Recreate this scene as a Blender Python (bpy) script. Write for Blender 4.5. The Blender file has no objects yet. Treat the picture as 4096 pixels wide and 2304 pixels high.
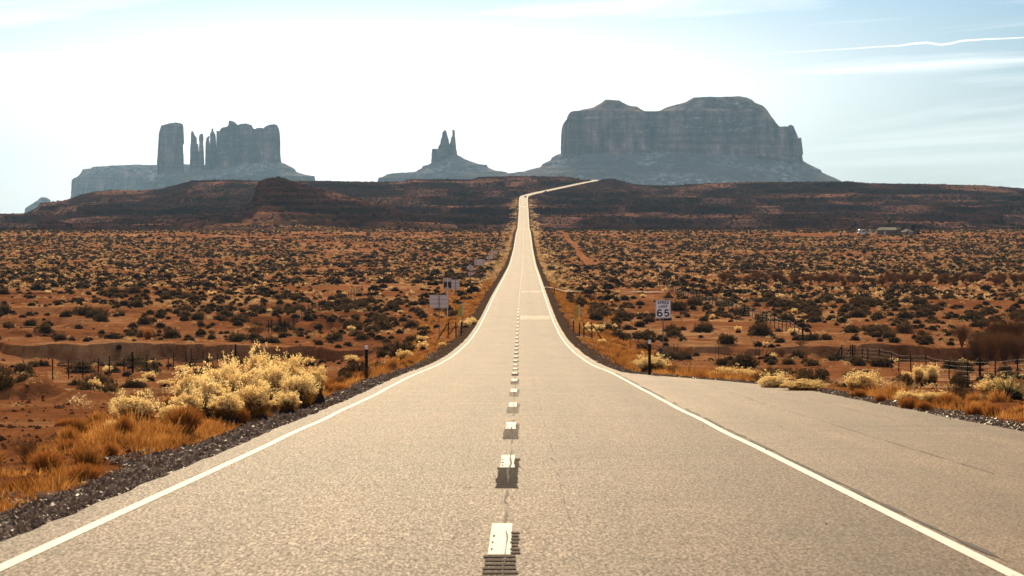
import bpy, math, random
import numpy as np
from mathutils import Vector

S = bpy.context.scene
C = S.collection
R = math.radians
F0 = 9938.0                      # focal length in photo pixels (4096 wide), horizon row 827
rng = np.random.default_rng(7)
random.seed(7)

# ------------------------------------------------------------------ camera
cd = bpy.data.cameras.new('camera')
cam = bpy.data.objects.new('camera', cd)
C.objects.link(cam)
cam.location = (0, 0, 0)
cam.rotation_euler = (R(90) - math.atan(325 / F0), 0, 0)
cd.sensor_width = 36
cd.lens = F0 / 4096 * 36
cd.clip_start = 0.5
cd.clip_end = 90000
cd.dof.use_dof = True
cd.dof.focus_distance = 120
cd.dof.aperture_fstop = 7.1
S.camera = cam

# ------------------------------------------------------------------ light
SUN_EL, SUN_AZ = 23.0, -5.0       # degrees; azimuth from straight ahead, negative = left
S.view_settings.view_transform = 'Standard'
S.view_settings.look = 'None'
S.view_settings.gamma = 1
S.view_settings.exposure = 0.5

w = bpy.data.worlds.new('World')
S.world = w
w.use_nodes = True
nt = w.node_tree
nt.nodes.clear()


def N(tree, t, **kw):
    n = tree.nodes.new(t)
    for k, v in kw.items():
        if k[0] == 'i' and k[1:].isdigit():
            n.inputs[int(k[1:])].default_value = v
        elif k in n.bl_rna.properties:
            setattr(n, k, v)
        else:
            n.inputs[k].default_value = v
    return n


def L(tree, a, b):
    tree.links.new(a, b)


def math_node(tree, op, a, b=None, clamp=False):
    n = tree.nodes.new('ShaderNodeMath')
    n.operation = op
    n.use_clamp = clamp
    for i, v in enumerate((a, b)):
        if v is None:
            continue
        if isinstance(v, (int, float)):
            n.inputs[i].default_value = v
        else:
            tree.links.new(v, n.inputs[i])
    return n.outputs[0]


def ramp(tree, fac, stops):
    n = tree.nodes.new('ShaderNodeValToRGB')
    e = n.color_ramp.elements
    while len(e) < len(stops):
        e.new(0.5)
    for i, (p, c) in enumerate(stops):
        e[i].position = p
        c = (c, c, c) if isinstance(c, (int, float)) else c
        e[i].color = (*c, 1)
    if fac is not None:
        tree.links.new(fac, n.inputs[0])
    return n.outputs[0]


def mixc(tree, fac, a, b, mode='MIX'):
    n = tree.nodes.new('ShaderNodeMix')
    n.data_type = 'RGBA'
    n.blend_type = mode
    for s, v in ((n.inputs[0], fac), (n.inputs[6], a), (n.inputs[7], b)):
        if isinstance(v, (int, float)):
            s.default_value = v
        elif isinstance(v, tuple):
            s.default_value = (*v, 1)
        else:
            tree.links.new(v, s)
    return n.outputs[2]


sky = N(nt, 'ShaderNodeTexSky', sky_type='NISHITA', sun_disc=False)
sky.sun_elevation = R(SUN_EL)
sky.sun_rotation = R(SUN_AZ)
sky.air_density = 1.0
sky.dust_density = 1.6
sky.ozone_density = 1.5
SKY_STRENGTH = 0.062
bg = N(nt, 'ShaderNodeBackground', Strength=SKY_STRENGTH)
# thin high cloud streaks, laid out by direction in the sky (azimuth, elevation)
tc = N(nt, 'ShaderNodeTexCoord')
sx = N(nt, 'ShaderNodeSeparateXYZ')
L(nt, tc.outputs['Generated'], sx.inputs[0])
az = math_node(nt, 'ARCTAN2', sx.outputs[0], sx.outputs[1])
cv = N(nt, 'ShaderNodeCombineXYZ')
tilt = math_node(nt, 'MULTIPLY', az, 0.06)
L(nt, math_node(nt, 'MULTIPLY', az, 3.2), cv.inputs[0])
L(nt, math_node(nt, 'MULTIPLY', math_node(nt, 'SUBTRACT', sx.outputs[2], tilt), 60.0), cv.inputs[1])
n1 = N(nt, 'ShaderNodeTexNoise', Scale=1.0, Detail=5.0, Roughness=0.55, Distortion=0.5)
L(nt, cv.outputs[0], n1.inputs['Vector'])
el_f = ramp(nt, sx.outputs[2], [(0.0, 0.30), (0.040, 0.13), (0.066, 0.0), (0.5, 0.0)])
cl = math_node(nt, 'ADD', n1.outputs['Fac'], el_f)
cl = ramp(nt, cl, [(0.45, 0.0), (0.72, 1.0)])
# a bright thin veil spread around the sun's azimuth, thinning upward
va = math_node(nt, 'DIVIDE', math_node(nt, 'ADD', az, 0.050), 0.165)
va = math_node(nt, 'POWER', 2.718, math_node(nt, 'MULTIPLY', math_node(nt, 'MULTIPLY', va, va), -1.0))
ve = ramp(nt, sx.outputs[2], [(0.0, 1.0), (0.050, 1.0), (0.066, 0.55), (0.084, 0.12), (0.3, 0.5), (0.7, 0.0)])
veil = math_node(nt, 'MULTIPLY', math_node(nt, 'MULTIPLY', va, ve), 1.25, True)
cl = math_node(nt, 'MULTIPLY', cl, ramp(nt, sx.outputs[2], [(0.0, 0.45), (0.045, 0.5), (0.065, 0.95), (0.3, 0.7), (0.6, 0.25)]))
cl = math_node(nt, 'MAXIMUM', cl, veil)
cl = math_node(nt, 'MAXIMUM', cl, ramp(nt, sx.outputs[2], [(0.09, 0.0), (0.3, 0.27), (1.0, 0.27)]))  # unseen even cloud overhead, added to lift ambient light and brighten the signs
skyc = mixc(nt, 1.0, sky.outputs[0], (0.225, 0.390, 0.70), 'MULTIPLY')
L(nt, mixc(nt, cl, skyc, (17.6, 17.4, 17.2)), bg.inputs[0])
wo = N(nt, 'ShaderNodeOutputWorld')
L(nt, bg.outputs[0], wo.inputs[0])

sd = bpy.data.lights.new('sun', 'SUN')
sd.energy = 5.0
sd.angle = R(0.55)
sd.color = (1.0, 0.78, 0.49)
so = bpy.data.objects.new('sun', sd)
C.objects.link(so)
to_sun = Vector((math.sin(R(SUN_AZ)) * math.cos(R(SUN_EL)), math.cos(R(SUN_AZ)) * math.cos(R(SUN_EL)), math.sin(R(SUN_EL))))
so.rotation_euler = to_sun.to_track_quat('Z', 'Y').to_euler()
so.location = (0, 0, 800)

S.cycles.max_bounces = 6
S.cycles.transparent_max_bounces = 4
S.cycles.volume_bounces = 0


# ------------------------------------------------------------------ object helpers
def props(o, label=None, cat=None, group=None, kind=None):
    if label: o['label'] = label
    if cat: o['category'] = cat
    if group: o['group'] = group
    if kind: o['kind'] = kind
    return o


def empty(name, loc, label, cat, group=None, rz=0.0, sc=1.0):
    o = bpy.data.objects.new(name, None)
    o.empty_display_size = 0.2
    C.objects.link(o)
    o.location = loc
    o.rotation_euler = (0, 0, rz)
    o.scale = (sc, sc, sc)
    return props(o, label, cat, group)


def link_mesh(name, me, parent=None):
    o = bpy.data.objects.new(name, me)
    C.objects.link(o)
    if parent: o.parent = parent
    return o


def np_mesh(name, V, Fq=None, Ft=None, mats=(), smooth=False, matidx=None):
    V = np.ascontiguousarray(V, dtype=np.float32)
    me = bpy.data.meshes.new(name)
    loops, starts, totals = [], [], []
    pos = 0
    for F, k in ((Fq, 4), (Ft, 3)):
        if F is None or len(F) == 0: continue
        F = np.asarray(F, dtype=np.int32).reshape(-1, k)
        loops.append(F.ravel())
        starts.append(pos + np.arange(len(F), dtype=np.int32) * k)
        totals.append(np.full(len(F), k, dtype=np.int32))
        pos += F.size
    me.vertices.add(len(V))
    me.vertices.foreach_set('co', V.ravel())
    lo = np.concatenate(loops)
    me.loops.add(len(lo))
    me.loops.foreach_set('vertex_index', lo)
    st = np.concatenate(starts)
    me.polygons.add(len(st))
    me.polygons.foreach_set('loop_start', st)
    me.polygons.foreach_set('loop_total', np.concatenate(totals))
    for m in mats: me.materials.append(m)
    if matidx is not None: me.polygons.foreach_set('material_index', np.asarray(matidx, dtype=np.int32))
    me.polygons.foreach_set('use_smooth', np.full(len(st), smooth, dtype=bool))
    me.update(calc_edges=True)
    return me


class MB:
    """collects boxes, tubes and prisms into one mesh"""
    def __init__(s): s.v, s.f = [], []

    def add(s, vs, fs):
        n = len(s.v)
        s.v += [tuple(p) for p in vs]
        s.f += [tuple(i + n for i in f) for f in fs]
        return s

    def box(s, c, d, rz=0.0, rx=0.0, ry=0.0, taper=1.0):
        from mathutils import Euler
        m = Euler((rx, ry, rz)).to_matrix()
        vs = []
        for k in (-1, 1):
            t = taper if k > 0 else 1.0
            for i, j in ((-1, -1), (1, -1), (1, 1), (-1, 1)):
                vs.append(Vector(c) + m @ Vector((i * d[0] / 2 * t, j * d[1] / 2 * t, k * d[2] / 2)))
        return s.add(vs, [(3, 2, 1, 0), (4, 5, 6, 7), (0, 1, 5, 4), (1, 2, 6, 5), (2, 3, 7, 6), (3, 0, 4, 7)])

    def tube(s, pts, r, n=8, cap=True):
        pts = [Vector(p) for p in pts]
        rs = r if isinstance(r, (list, tuple)) else [r] * len(pts)
        vs, fs = [], []
        for i, p in enumerate(pts):
            t = (pts[min(i + 1, len(pts) - 1)] - pts[max(i - 1, 0)]).normalized()
            a = t.cross(Vector((0, 0, 1)) if abs(t.z) < 0.9 else Vector((1, 0, 0))).normalized()
            b = t.cross(a)
            for k in range(n):
                th = 2 * math.pi * k / n
                vs.append(p + (a * math.cos(th) + b * math.sin(th)) * rs[i])
        for i in range(len(pts) - 1):
            for k in range(n):
                fs.append((i * n + k, i * n + (k + 1) % n, (i + 1) * n + (k + 1) % n, (i + 1) * n + k))
        if cap:
            fs.append(tuple(range(n))[::-1])
            fs.append(tuple(range((len(pts) - 1) * n, len(pts) * n)))
        return s.add(vs, fs)

    def prism(s, poly, y0, y1):
        """poly in (x, z), extruded along y"""
        n = len(poly)
        vs = [(x, y0, z) for x, z in poly] + [(x, y1, z) for x, z in poly]
        fs = [tuple(range(n)), tuple(range(2 * n - 1, n - 1, -1))]
        fs += [(i, i + n, (i + 1) % n + n, (i + 1) % n) for i in range(n)]
        return s.add(vs, fs)

    def build(s, name, mat, parent=None, smooth=False, bevel=0.0):
        me = bpy.data.meshes.new(name)
        me.from_pydata(s.v, [], s.f)
        for m in (mat if isinstance(mat, (list, tuple)) else [mat]): me.materials.append(m)
        if smooth:
            me.polygons.foreach_set('use_smooth', [True] * len(me.polygons))
        me.update()
        o = link_mesh(name, me, parent)
        if bevel:
            b = o.modifiers.new('bevel', 'BEVEL')
            b.width = bevel
            b.segments = 2
        return o


def copy_tree(o, loc=None, rz=None, sc=None):
    c = o.copy()
    C.objects.link(c)
    if loc is not None: c.location = loc
    if rz is not None: c.rotation_euler = (0, 0, rz)
    if sc is not None: c.scale = sc if isinstance(sc, tuple) else (sc, sc, sc)
    for ch in kids.get(o.name, []):
        d = ch.copy()
        C.objects.link(d)
        d.parent = c
    return c


kids = {}


# ------------------------------------------------------------------ noise and curves
def _h(ix, iy, seed):
    h = (ix.astype(np.int64) * 374761393 + iy.astype(np.int64) * 668265263 + seed * 974634777) & 0x7fffffff
    h = ((h ^ (h >> 13)) * 1274126177) & 0x7fffffff
    return ((h ^ (h >> 16)) & 0xffff) / 65535.0


def vnoise(x, y, seed=0):
    x = np.asarray(x, float); y = np.asarray(y, float)
    ix, iy = np.floor(x), np.floor(y)
    fx, fy = x - ix, y - iy
    fx = fx * fx * fx * (fx * (fx * 6 - 15) + 10)
    fy = fy * fy * fy * (fy * (fy * 6 - 15) + 10)
    a, b = _h(ix, iy, seed), _h(ix + 1, iy, seed)
    c, d = _h(ix, iy + 1, seed), _h(ix + 1, iy + 1, seed)
    return (a + (b - a) * fx + (c - a) * fy + (a - b - c + d) * fx * fy) * 2 - 1


def fbm(x, y, seed=0, oct=4, gain=0.5):
    s, a = 0.0, 1.0
    for i in range(oct):
        s = s + a * vnoise(np.asarray(x) * 2 ** i + 17.3 * i, np.asarray(y) * 2 ** i - 9.1 * i, seed + i)
        a *= gain
    return s


def sstep(a, b, x):
    t = np.clip((np.asarray(x, float) - a) / (b - a), 0, 1)
    return t * t * (3 - 2 * t)


def pchip(xs, ys):
    xs, ys = np.array(xs, float), np.array(ys, float)
    h = np.diff(xs); dl = np.diff(ys) / h
    m = np.zeros_like(ys)
    m[0], m[-1] = dl[0], dl[-1]
    for i in range(1, len(xs) - 1):
        if dl[i - 1] * dl[i] > 0:
            w1, w2 = 2 * h[i] + h[i - 1], h[i] + 2 * h[i - 1]
            m[i] = (w1 + w2) / (w1 / dl[i - 1] + w2 / dl[i])

    def f(x):
        x = np.clip(np.asarray(x, float), xs[0], xs[-1])
        i = np.clip(np.searchsorted(xs, x) - 1, 0, len(xs) - 2)
        t = (x - xs[i]) / h[i]
        return (ys[i] * (1 + 2 * t) * (1 - t) ** 2 + h[i] * m[i] * t * (1 - t) ** 2
                + ys[i + 1] * t * t * (3 - 2 * t) + h[i] * m[i + 1] * t * t * (t - 1))
    return f


def PX(px, d): return (px - 2048.0) * d / F0
def PZ(py, d): return (827.0 - py) * d / F0


# ------------------------------------------------------------------ the road's line and the terrain
_z = pchip([-80, 0, 18.4, 35.4, 61, 89, 122, 163, 203, 244, 286, 337, 417, 547, 784, 1000, 1200, 1370, 1480, 1600, 1700, 1760,
            1914, 2040, 2165, 2300, 2420, 2500, 2640, 2750, 2850, 2900, 2960, 3010, 3100],
           [2.4, -1.74, -2.66, -3.5, -4.75, -6.05, -7.7, -9.4, -10.7, -11.6, -12.2, -12.7, -13.6, -15.1, -17.2, -17.3, -15.4, -14.2,
            -14.0, -14.7, -14.3, -12.8, -9.2, -4.7, .3, 6.0, 9.6, 12.3, 18.2, 23.5, 28.5, 30.0, 31.8, 32.6, 32.8])
_x = pchip([-80, 18.4, 61, 122, 203, 337, 547, 1000, 1524, 2038, 2380, 2440, 2500, 2560, 2640, 2750, 2850, 2900, 2935, 2970, 3010, 3100],
           [-.35, -.10, .03, .17, .40, .95, 2.1, 4.4, 6.95, 9.5, 11.1, 12.3, 17.6, 27, 42.2, 65.2, 87.2, 95, 98.5, 98.5, 93.3, 76])
ROWS = np.concatenate([np.arange(-70, 60, 0.5), 60 * np.exp(np.arange(0, 1, 0.0012) * math.log(3095 / 60.0))])
ZROWS = _z(ROWS)
for _ in range(3):
    ZROWS[1:-1] = (ZROWS[:-2] + 2 * ZROWS[1:-1] + ZROWS[2:]) / 4
XROWS = _x(ROWS)
SROWS = np.sqrt(1 + np.gradient(XROWS, ROWS) ** 2)
def zr(y): return np.interp(y, ROWS, ZROWS)
def xr(y): return np.interp(y, ROWS, XROWS)
def sr(y): return np.interp(y, ROWS, SROWS)
EL = 4.12                                     # paved half width on the left


def ER(y):                                    # right edge: the pull-out near the camera
    return np.interp(y, [-70, 42, 55, 68, 76, 82, 88, 93, 97], [8.85, 8.75, 8.6, 8.4, 7.6, 6.5, 5.2, 4.35, 4.12])


_zp = pchip([-80, 0, 20, 45, 70, 100, 122, 139, 159, 182, 208, 232, 280, 350, 417, 547, 784, 1000, 1200, 1370, 1480, 1600, 1700, 1800],
            [2.2, -2.0, -2.95, -4.1, -5.35, -7.0, -8.5, -9.95, -11.2, -12.3, -13.1, -13.4, -13.3, -13.5, -14.3, -15.7, -17.8, -17.9,
             -16.0, -14.9, -14.6, -14.8, -14.8, -14.8])
SKY_PX = [-1600, -700, 0, 103, 152, 158, 201, 261, 315, 370, 462, 576, 647, 772, 924, 1033, 1300, 1506, 1615, 1648, 1789, 1887, 1914, 2061, 2278,
          2340, 2375, 2392, 2414, 2441, 2463, 2496, 2555, 2640, 2723, 2750, 2842, 3005, 3397, 3477, 3723, 3936, 4096, 4700, 5600]
SKY_PY = [890, 872, 856, 853, 828, 812, 809, 801, 782, 767, 760, 761, 755, 722, 719, 723, 723, 729, 727, 717, 717, 718, 708, 704, 707,
          716, 723, 722, 717, 714, 717, 728, 739, 742, 741, 737, 733, 728, 726, 733, 736, 742, 754, 775, 800]
MND_PX = [480, 587, 700, 800, 900, 960, 1010, 1024, 1038, 1065, 1130, 1165, 1230, 1330, 1450, 1600, 1800, 1900]
MND_PY = [925, 915, 900, 880, 858, 835, 795, 745, 722, 712, 709, 720, 742, 768, 796, 836, 885, 915]
_p = pchip([1560, 1640, 1760, 1914, 2040, 2165, 2300, 2420, 2640, 2850, 2960, 3060], [0, .01, .03, .1, .19, .29, .395, .465, .63, .83, .95, 1])


def terrace(z, per, seed, x, y, amt):
    zz = z + 2.6 * fbm(x / 210.0, y / 420.0, seed, 4)
    q = zz / per
    fl = np.floor(q); fr = q - fl
    st = fl + 0.34 * fr + 0.66 * sstep(0.865, 0.91, fr)
    return z + (st * per - zz) * amt


def natural(x, y):
    """terrain without the road"""
    x = np.asarray(x, float); y = np.asarray(y, float)
    yy = np.maximum(y, 30.0)
    px = x / yy * F0 + 2048
    z = _zp(y)
    near = sstep(2200, 1300, y)
    amp = sstep(15, 70, y) * near
    z = z + amp * (0.30 * fbm(x / 17.0, y / 17.0, 3, 4) + 0.55 * fbm(x / 70.0, y / 90.0, 9, 2)) + 0.05 * fbm(x / 2.1, y / 2.1, 5, 3) * near
    # the wash: a floor below a cut bank
    off = np.abs(x - 0.3)
    lat = sstep(9, 17, off)
    bank = 239 + 4.0 * np.sin(x * 0.11 + 1.0) + 3.0 * vnoise(x / 4.0, x * 0 + 2.2, 31) + 1.8 * vnoise(x / 1.3, x * 0 + 7.2, 32) - 0.55 * np.maximum(x - 34, 0)
    d = bank - y
    wash = np.where(d > 0, sstep(40, 9, d), sstep(-0.45, 0.0, d))
    z = z - lat * wash * 1.35 * np.clip(0.82 + 0.55 * vnoise(x / 13.0, x * 0, 33) + 0.2 * vnoise(x / 3.0, x * 0, 34), 0.25, 1.25)
    # eroded gullies on the left beyond the wash, and an old bank further off
    g = fbm(x / 16.0 + y / 30.0, y / 9.0, 41, 3)
    z = z - 0.95 * sstep(0.12, 0.30, g) * sstep(-14, -24, x) * sstep(252, 275, y) * sstep(360, 330, y)
    b2 = 412 + 6 * np.sin(x * 0.07)
    d2 = b2 - y
    z = z - 1.7 * sstep(-56, -66, x) * np.where(d2 > 0, sstep(40, 6, d2), sstep(-1.2, 0, d2))
    # dirt heap at the left, with a small spoil bank next to it
    for hx, hy, rx, ry, hh in ((-16.2, 82, 2.4, 2.0, .62), (-13.6, 79, 1.5, 1.6, .30), (-19.6, 86, 2.0, 2.2, .35), (-17.5, 47, 1.5, 2.0, .35), (-13.0, 33, 2.0, 2.4, .28)):
        q = np.sqrt(((x - hx) / rx) ** 2 + ((y - hy) / ry) ** 2)
        z = z + hh * np.clip(1 - q * q, 0, 1) ** 1.3 * (1 + .34 * fbm(x * 1.3, y * 1.3, 77, 3))
    # ridge
    sp = np.interp(px, SKY_PX, SKY_PY)
    dc = 3060.0
    ztop = PZ(sp, dc)
    base = -14.8
    zf = base + (ztop - base) * _p(y)
    roll = fbm(x / 150.0, y / 330.0, 51, 4)
    k = sstep(1580, 1750, y) * sstep(3060, 2900, y)
    zf = zf + 2.6 * roll * k
    zf = terrace(zf, 9.0, 61, x, y, (0.80 + 0.25 * vnoise(x / 190.0, y / 300.0, 66)) * k)
    zf = terrace(zf, 2.9, 64, x, y, (0.55 + 0.4 * vnoise(x / 120.0, y / 200.0, 67)) * k)
    gul = np.abs(fbm(x / 55.0, y / 260.0, 71, 3))
    zf = zf - 1.3 * k * sstep(0.22, 0.0, gul)
    zf = zf + 0.35 * k * fbm(x / 14.0, y / 30.0, 73, 2) + 0.6 * k * fbm(x / 40.0, y / 60.0, 75, 3)
    z = np.where(y > 1560, z * (1 - sstep(1560, 1640, y)) + zf * sstep(1560, 1640, y), z)
    back = np.clip(y - dc, 0, None)
    z = np.where(y > dc, np.maximum(ztop - back * 0.075, -92.0 + 0 * x), z)
    # nearer red hill on the left
    mp = np.interp(px, MND_PX, MND_PY)
    zt = PZ(mp, 1850.0)
    pm = np.where(y < 1850, np.clip((y - 1500) / 350, 0, 1) ** 1.25, np.clip(1 - (y - 1850) / 420, 0, 1))
    zm = base + (zt - base) * pm + 2.2 * fbm(x / 45.0, y / 70.0, 81, 4) * sstep(1500, 1560, y) * sstep(1850, 1780, y)
    km = sstep(1500, 1540, y) * sstep(1860, 1830, y)
    zm = terrace(zm, 4.2, 63, x, y, 0.7 * km)
    ins = (px > 480) & (px < 1900) & (y > 1490) & (y < 2280)
    z = np.where(ins, np.maximum(z, zm), z)
    return z


def outside(x, y):
    """metres outside the pavement (negative on it)"""
    u = (np.asarray(x, float) - xr(y)) / sr(y)
    return np.where(u < 0, -u - EL, u - ER(y))


def ground_z(x, y):
    x = np.asarray(x, float); y = np.asarray(y, float)
    zn = natural(x, y)
    o = outside(x, y)
    r = zr(y)
    o1 = np.clip(o, 0, 1.4)
    kz = np.where((x > xr(y)) & (y < 97), 0.015, 0.11)
    zs = r - 0.05 - kz * o1
    up = np.maximum(o - 1.4, 0)
    emb = np.clip(zn, zs - 0.27 * up, zs + 0.55 * up)
    z = np.where(o < 1.4, zs, emb)
    z = np.where(o < 0, r - 0.05 - 0.30 * np.clip(-o / 0.3, 0, 1), z)
    return np.where(y > 3095, zn, z)


def gz(x, y): return float(ground_z(np.array([x]), np.array([y]))[0])
def at(px, d): return (PX(px, d), d, gz(PX(px, d), d))


# ------------------------------------------------------------------ materials
def new_mat(name):
    m = bpy.data.materials.new(name)
    m.use_nodes = True
    t = m.node_tree
    return m, t, t.nodes['Principled BSDF']


def simple(name, col, rough=0.6, metal=0.0, var=0.12, scale=6.0, spec=0.5):
    m, t, b = new_mat(name)
    tcn = N(t, 'ShaderNodeTexCoord')
    n = N(t, 'ShaderNodeTexNoise', Scale=scale, Detail=4.0, Roughness=0.6)
    L(t, tcn.outputs['Object'], n.inputs['Vector'])
    lo = tuple(c * (1 - var) for c in col); hi = tuple(min(1, c * (1 + var)) for c in col)
    L(t, ramp(t, n.outputs['Fac'], [(0.3, lo), (0.7, hi)]), b.inputs['Base Color'])
    b.inputs['Roughness'].default_value = rough
    b.inputs['Metallic'].default_value = metal
    b.inputs['Specular IOR Level'].default_value = spec
    return m


def leaf_mat(name, c0, c1, trans=0.4, tcol=None, patch=0.0):
    m = bpy.data.materials.new(name)
    m.use_nodes = True
    t = m.node_tree
    t.nodes.clear()
    geo = N(t, 'ShaderNodeNewGeometry')
    inf = N(t, 'ShaderNodeObjectInfo')
    f = math_node(t, 'MULTIPLY_ADD', geo.outputs['Random Per Island'], 0.7)
    L(t, math_node(t, 'MULTIPLY', inf.outputs['Random'], 0.3), f.node.inputs[2])
    col = ramp(t, f, [(0.0, c0), (1.0, c1)])
    if patch:
        pn = N(t, 'ShaderNodeTexNoise', Scale=patch, Detail=3.0, Roughness=0.65)
        L(t, geo.outputs['Position'], pn.inputs['Vector'])
        col = mixc(t, 1.0, col, ramp(t, pn.outputs['Fac'], [(0.36, (0.34, 0.26, 0.22)), (0.5, (0.85, 0.80, 0.75)), (0.66, (1.35, 1.45, 1.5))]), 'MULTIPLY')
    d = N(t, 'ShaderNodeBsdfDiffuse')
    L(t, col, d.inputs[0])
    tr = N(t, 'ShaderNodeBsdfTranslucent')
    L(t, mixc(t, 1.0, col, tcol or (1, 1, 1), 'MULTIPLY'), tr.inputs[0])
    mx = N(t, 'ShaderNodeMixShader', Fac=trans)
    L(t, d.outputs[0], mx.inputs[1])
    L(t, tr.outputs[0], mx.inputs[2])
    out = N(t, 'ShaderNodeOutputMaterial')
    L(t, mx.outputs[0], out.inputs[0])
    return m


def ground_mat():
    m, t, b = new_mat('red_desert_soil')
    geo = N(t, 'ShaderNodeNewGeometry')
    P = geo.outputs['Position']

    def noise(s, det=5.0, ro=0.6, vec=P):
        n = N(t, 'ShaderNodeTexNoise', Scale=s, Detail=det, Roughness=ro)
        L(t, vec, n.inputs['Vector'])
        return n.outputs['Fac']
    big = noise(0.035)
    mid = noise(0.55, 6)
    fine = noise(6.0, 6, 0.7)
    c = ramp(t, big, [(0.32, (0.27, 0.096, 0.040)), (0.53, (0.42, 0.170, 0.070)), (0.68, (0.66, 0.36, 0.17))])
    c2 = ramp(t, mid, [(0.30, (0.55, 0.50, 0.48)), (0.5, (0.95, 0.93, 0.9)), (0.72, (1.25, 1.25, 1.25))])
    c = mixc(t, 1.0, c, c2, 'MULTIPLY')
    c3 = ramp(t, fine, [(0.35, 0.62), (0.5, 1.0), (0.68, 1.18)])
    c = mixc(t, 0.9, c, c3, 'MULTIPLY')
    L(t, c, b.inputs['Base Color'])
    b.inputs['Roughness'].default_value = 1.0
    b.inputs['Specular IOR Level'].default_value = 0.0
    bump = N(t, 'ShaderNodeBump', Strength=1.0, Distance=0.5)
    L(t, math_node(t, 'ADD', math_node(t, 'MULTIPLY', mid, 1.6), fine), bump.inputs['Height'])
    L(t, bump.outputs[0], b.inputs['Normal'])
    return m


def hill_mat():
    m, t, b = new_mat('dark_scrub_slope')
    geo = N(t, 'ShaderNodeNewGeometry')
    P = geo.outputs['Position']
    mp = N(t, 'ShaderNodeMapping')
    mp.inputs['Scale'].default_value = (1.0, 0.35, 1.0)
    L(t, P, mp.inputs[0])

    def noise(s, det=4.0, ro=0.6):
        n = N(t, 'ShaderNodeTexNoise', Scale=s, Detail=det, Roughness=ro)
        L(t, mp.outputs[0], n.inputs['Vector'])
        return n.outputs['Fac']
    soil = ramp(t, noise(0.012, 5), [(0.38, (0.028, 0.012, 0.011)), (0.53, (0.070, 0.030, 0.023)), (0.65, (0.34, 0.155, 0.095))])  # palest soil patches paint sunlit ledges into the ridge colour
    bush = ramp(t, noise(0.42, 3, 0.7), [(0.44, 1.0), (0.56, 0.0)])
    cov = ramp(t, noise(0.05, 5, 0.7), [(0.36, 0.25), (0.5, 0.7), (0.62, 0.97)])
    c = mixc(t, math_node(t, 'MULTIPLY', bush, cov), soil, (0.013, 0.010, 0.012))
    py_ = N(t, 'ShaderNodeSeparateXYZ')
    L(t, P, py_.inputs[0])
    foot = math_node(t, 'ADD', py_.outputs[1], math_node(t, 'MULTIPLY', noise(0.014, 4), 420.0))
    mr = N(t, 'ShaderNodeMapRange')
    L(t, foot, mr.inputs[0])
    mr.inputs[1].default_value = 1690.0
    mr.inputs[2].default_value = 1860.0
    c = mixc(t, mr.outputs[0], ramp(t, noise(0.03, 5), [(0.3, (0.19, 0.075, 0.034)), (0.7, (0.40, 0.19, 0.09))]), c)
    L(t, c, b.inputs['Base Color'])
    b.inputs['Roughness'].default_value = 1.0
    b.inputs['Specular IOR Level'].default_value = 0.0
    bump = N(t, 'ShaderNodeBump', Strength=1.0, Distance=1.0)
    L(t, noise(0.42, 3, 0.7), bump.inputs['Height'])
    L(t, bump.outputs[0], b.inputs['Normal'])
    return m


def asphalt_mat(name, base, side, rough, gs=42):
    m, t, b = new_mat(name)
    geo = N(t, 'ShaderNodeNewGeometry')
    P = geo.outputs['Position']
    mp = N(t, 'ShaderNodeMapping')
    mp.inputs['Scale'].default_value = (1.0, 0.06, 1.0)
    L(t, P, mp.inputs[0])
    sc = N(t, 'ShaderNodeMapping')
    sc.inputs['Scale'].default_value = (1.0, 0.22, 1.0)
    L(t, P, sc.inputs[0])

    def noise(s, det=3.0, ro=0.6, v=P):
        n = N(t, 'ShaderNodeTexNoise', Scale=s, Detail=det, Roughness=ro)
        L(t, v, n.inputs['Vector'])
        return n.outputs['Fac']
    rl = N(t, 'ShaderNodeSeparateXYZ')
    L(t, P, rl.inputs[0])
    lat = math_node(t, 'SUBTRACT', rl.outputs[0], math_node(t, 'MULTIPLY', rl.outputs[1], 0.0046))
    wheel = math_node(t, 'MULTIPLY_ADD', math_node(t, 'COSINE', math_node(t, 'MULTIPLY', math_node(t, 'SUBTRACT', lat, 0.9), 3.49)), 0.5)
    wheel.node.inputs[2].default_value = 0.5
    grain = noise(gs, 3, 0.75, sc.outputs[0])
    blot = noise(0.35, 4, 0.6, mp.outputs[0])
    strk = noise(1.6, 3, 0.6, mp.outputs[0])
    c = mixc(t, ramp(t, blot, [(0.35, 0.0), (0.7, 1.0)]), base, side)
    c = mixc(t, 1.0, c, ramp(t, noise(0.16, 5, 0.65), [(0.34, 0.74), (0.5, 1.0), (0.68, 1.14)]), 'MULTIPLY')
    c = mixc(t, 1.0, c, ramp(t, strk, [(0.3, 0.78), (0.7, 1.18)]), 'MULTIPLY')
    cr = N(t, 'ShaderNodeMapping')
    cr.inputs['Scale'].default_value = (0.22, 1.3, 1.0)
    L(t, P, cr.inputs[0])
    c = mixc(t, 1.0, c, ramp(t, noise(0.8, 4, 0.7, cr.outputs[0]), [(0.30, 0.62), (0.44, 1.0), (0.7, 1.08)]), 'MULTIPLY')
    c = mixc(t, 1.0, c, ramp(t, grain, [(0.36, 0.32), (0.5, 0.95), (0.64, 2.1)]), 'MULTIPLY')
    L(t, c, b.inputs['Base Color'])
    L(t, ramp(t, grain, [(0.32, rough + 0.17), (0.68, rough - 0.08)]), b.inputs['Roughness'])
    c = mixc(t, 1.0, c, ramp(t, wheel, [(0.1, 1.08), (0.9, 0.86)]), 'MULTIPLY')
    L(t, c, b.inputs['Base Color'])
    b.inputs['Specular IOR Level'].default_value = 0.085
    b.inputs['Specular Tint'].default_value = (1.0, 0.86, 0.70, 1)
    bump = N(t, 'ShaderNodeBump', Strength=0.35, Distance=0.004)
    L(t, grain, bump.inputs['Height'])
    L(t, bump.outputs[0], b.inputs['Normal'])
    return m


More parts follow.
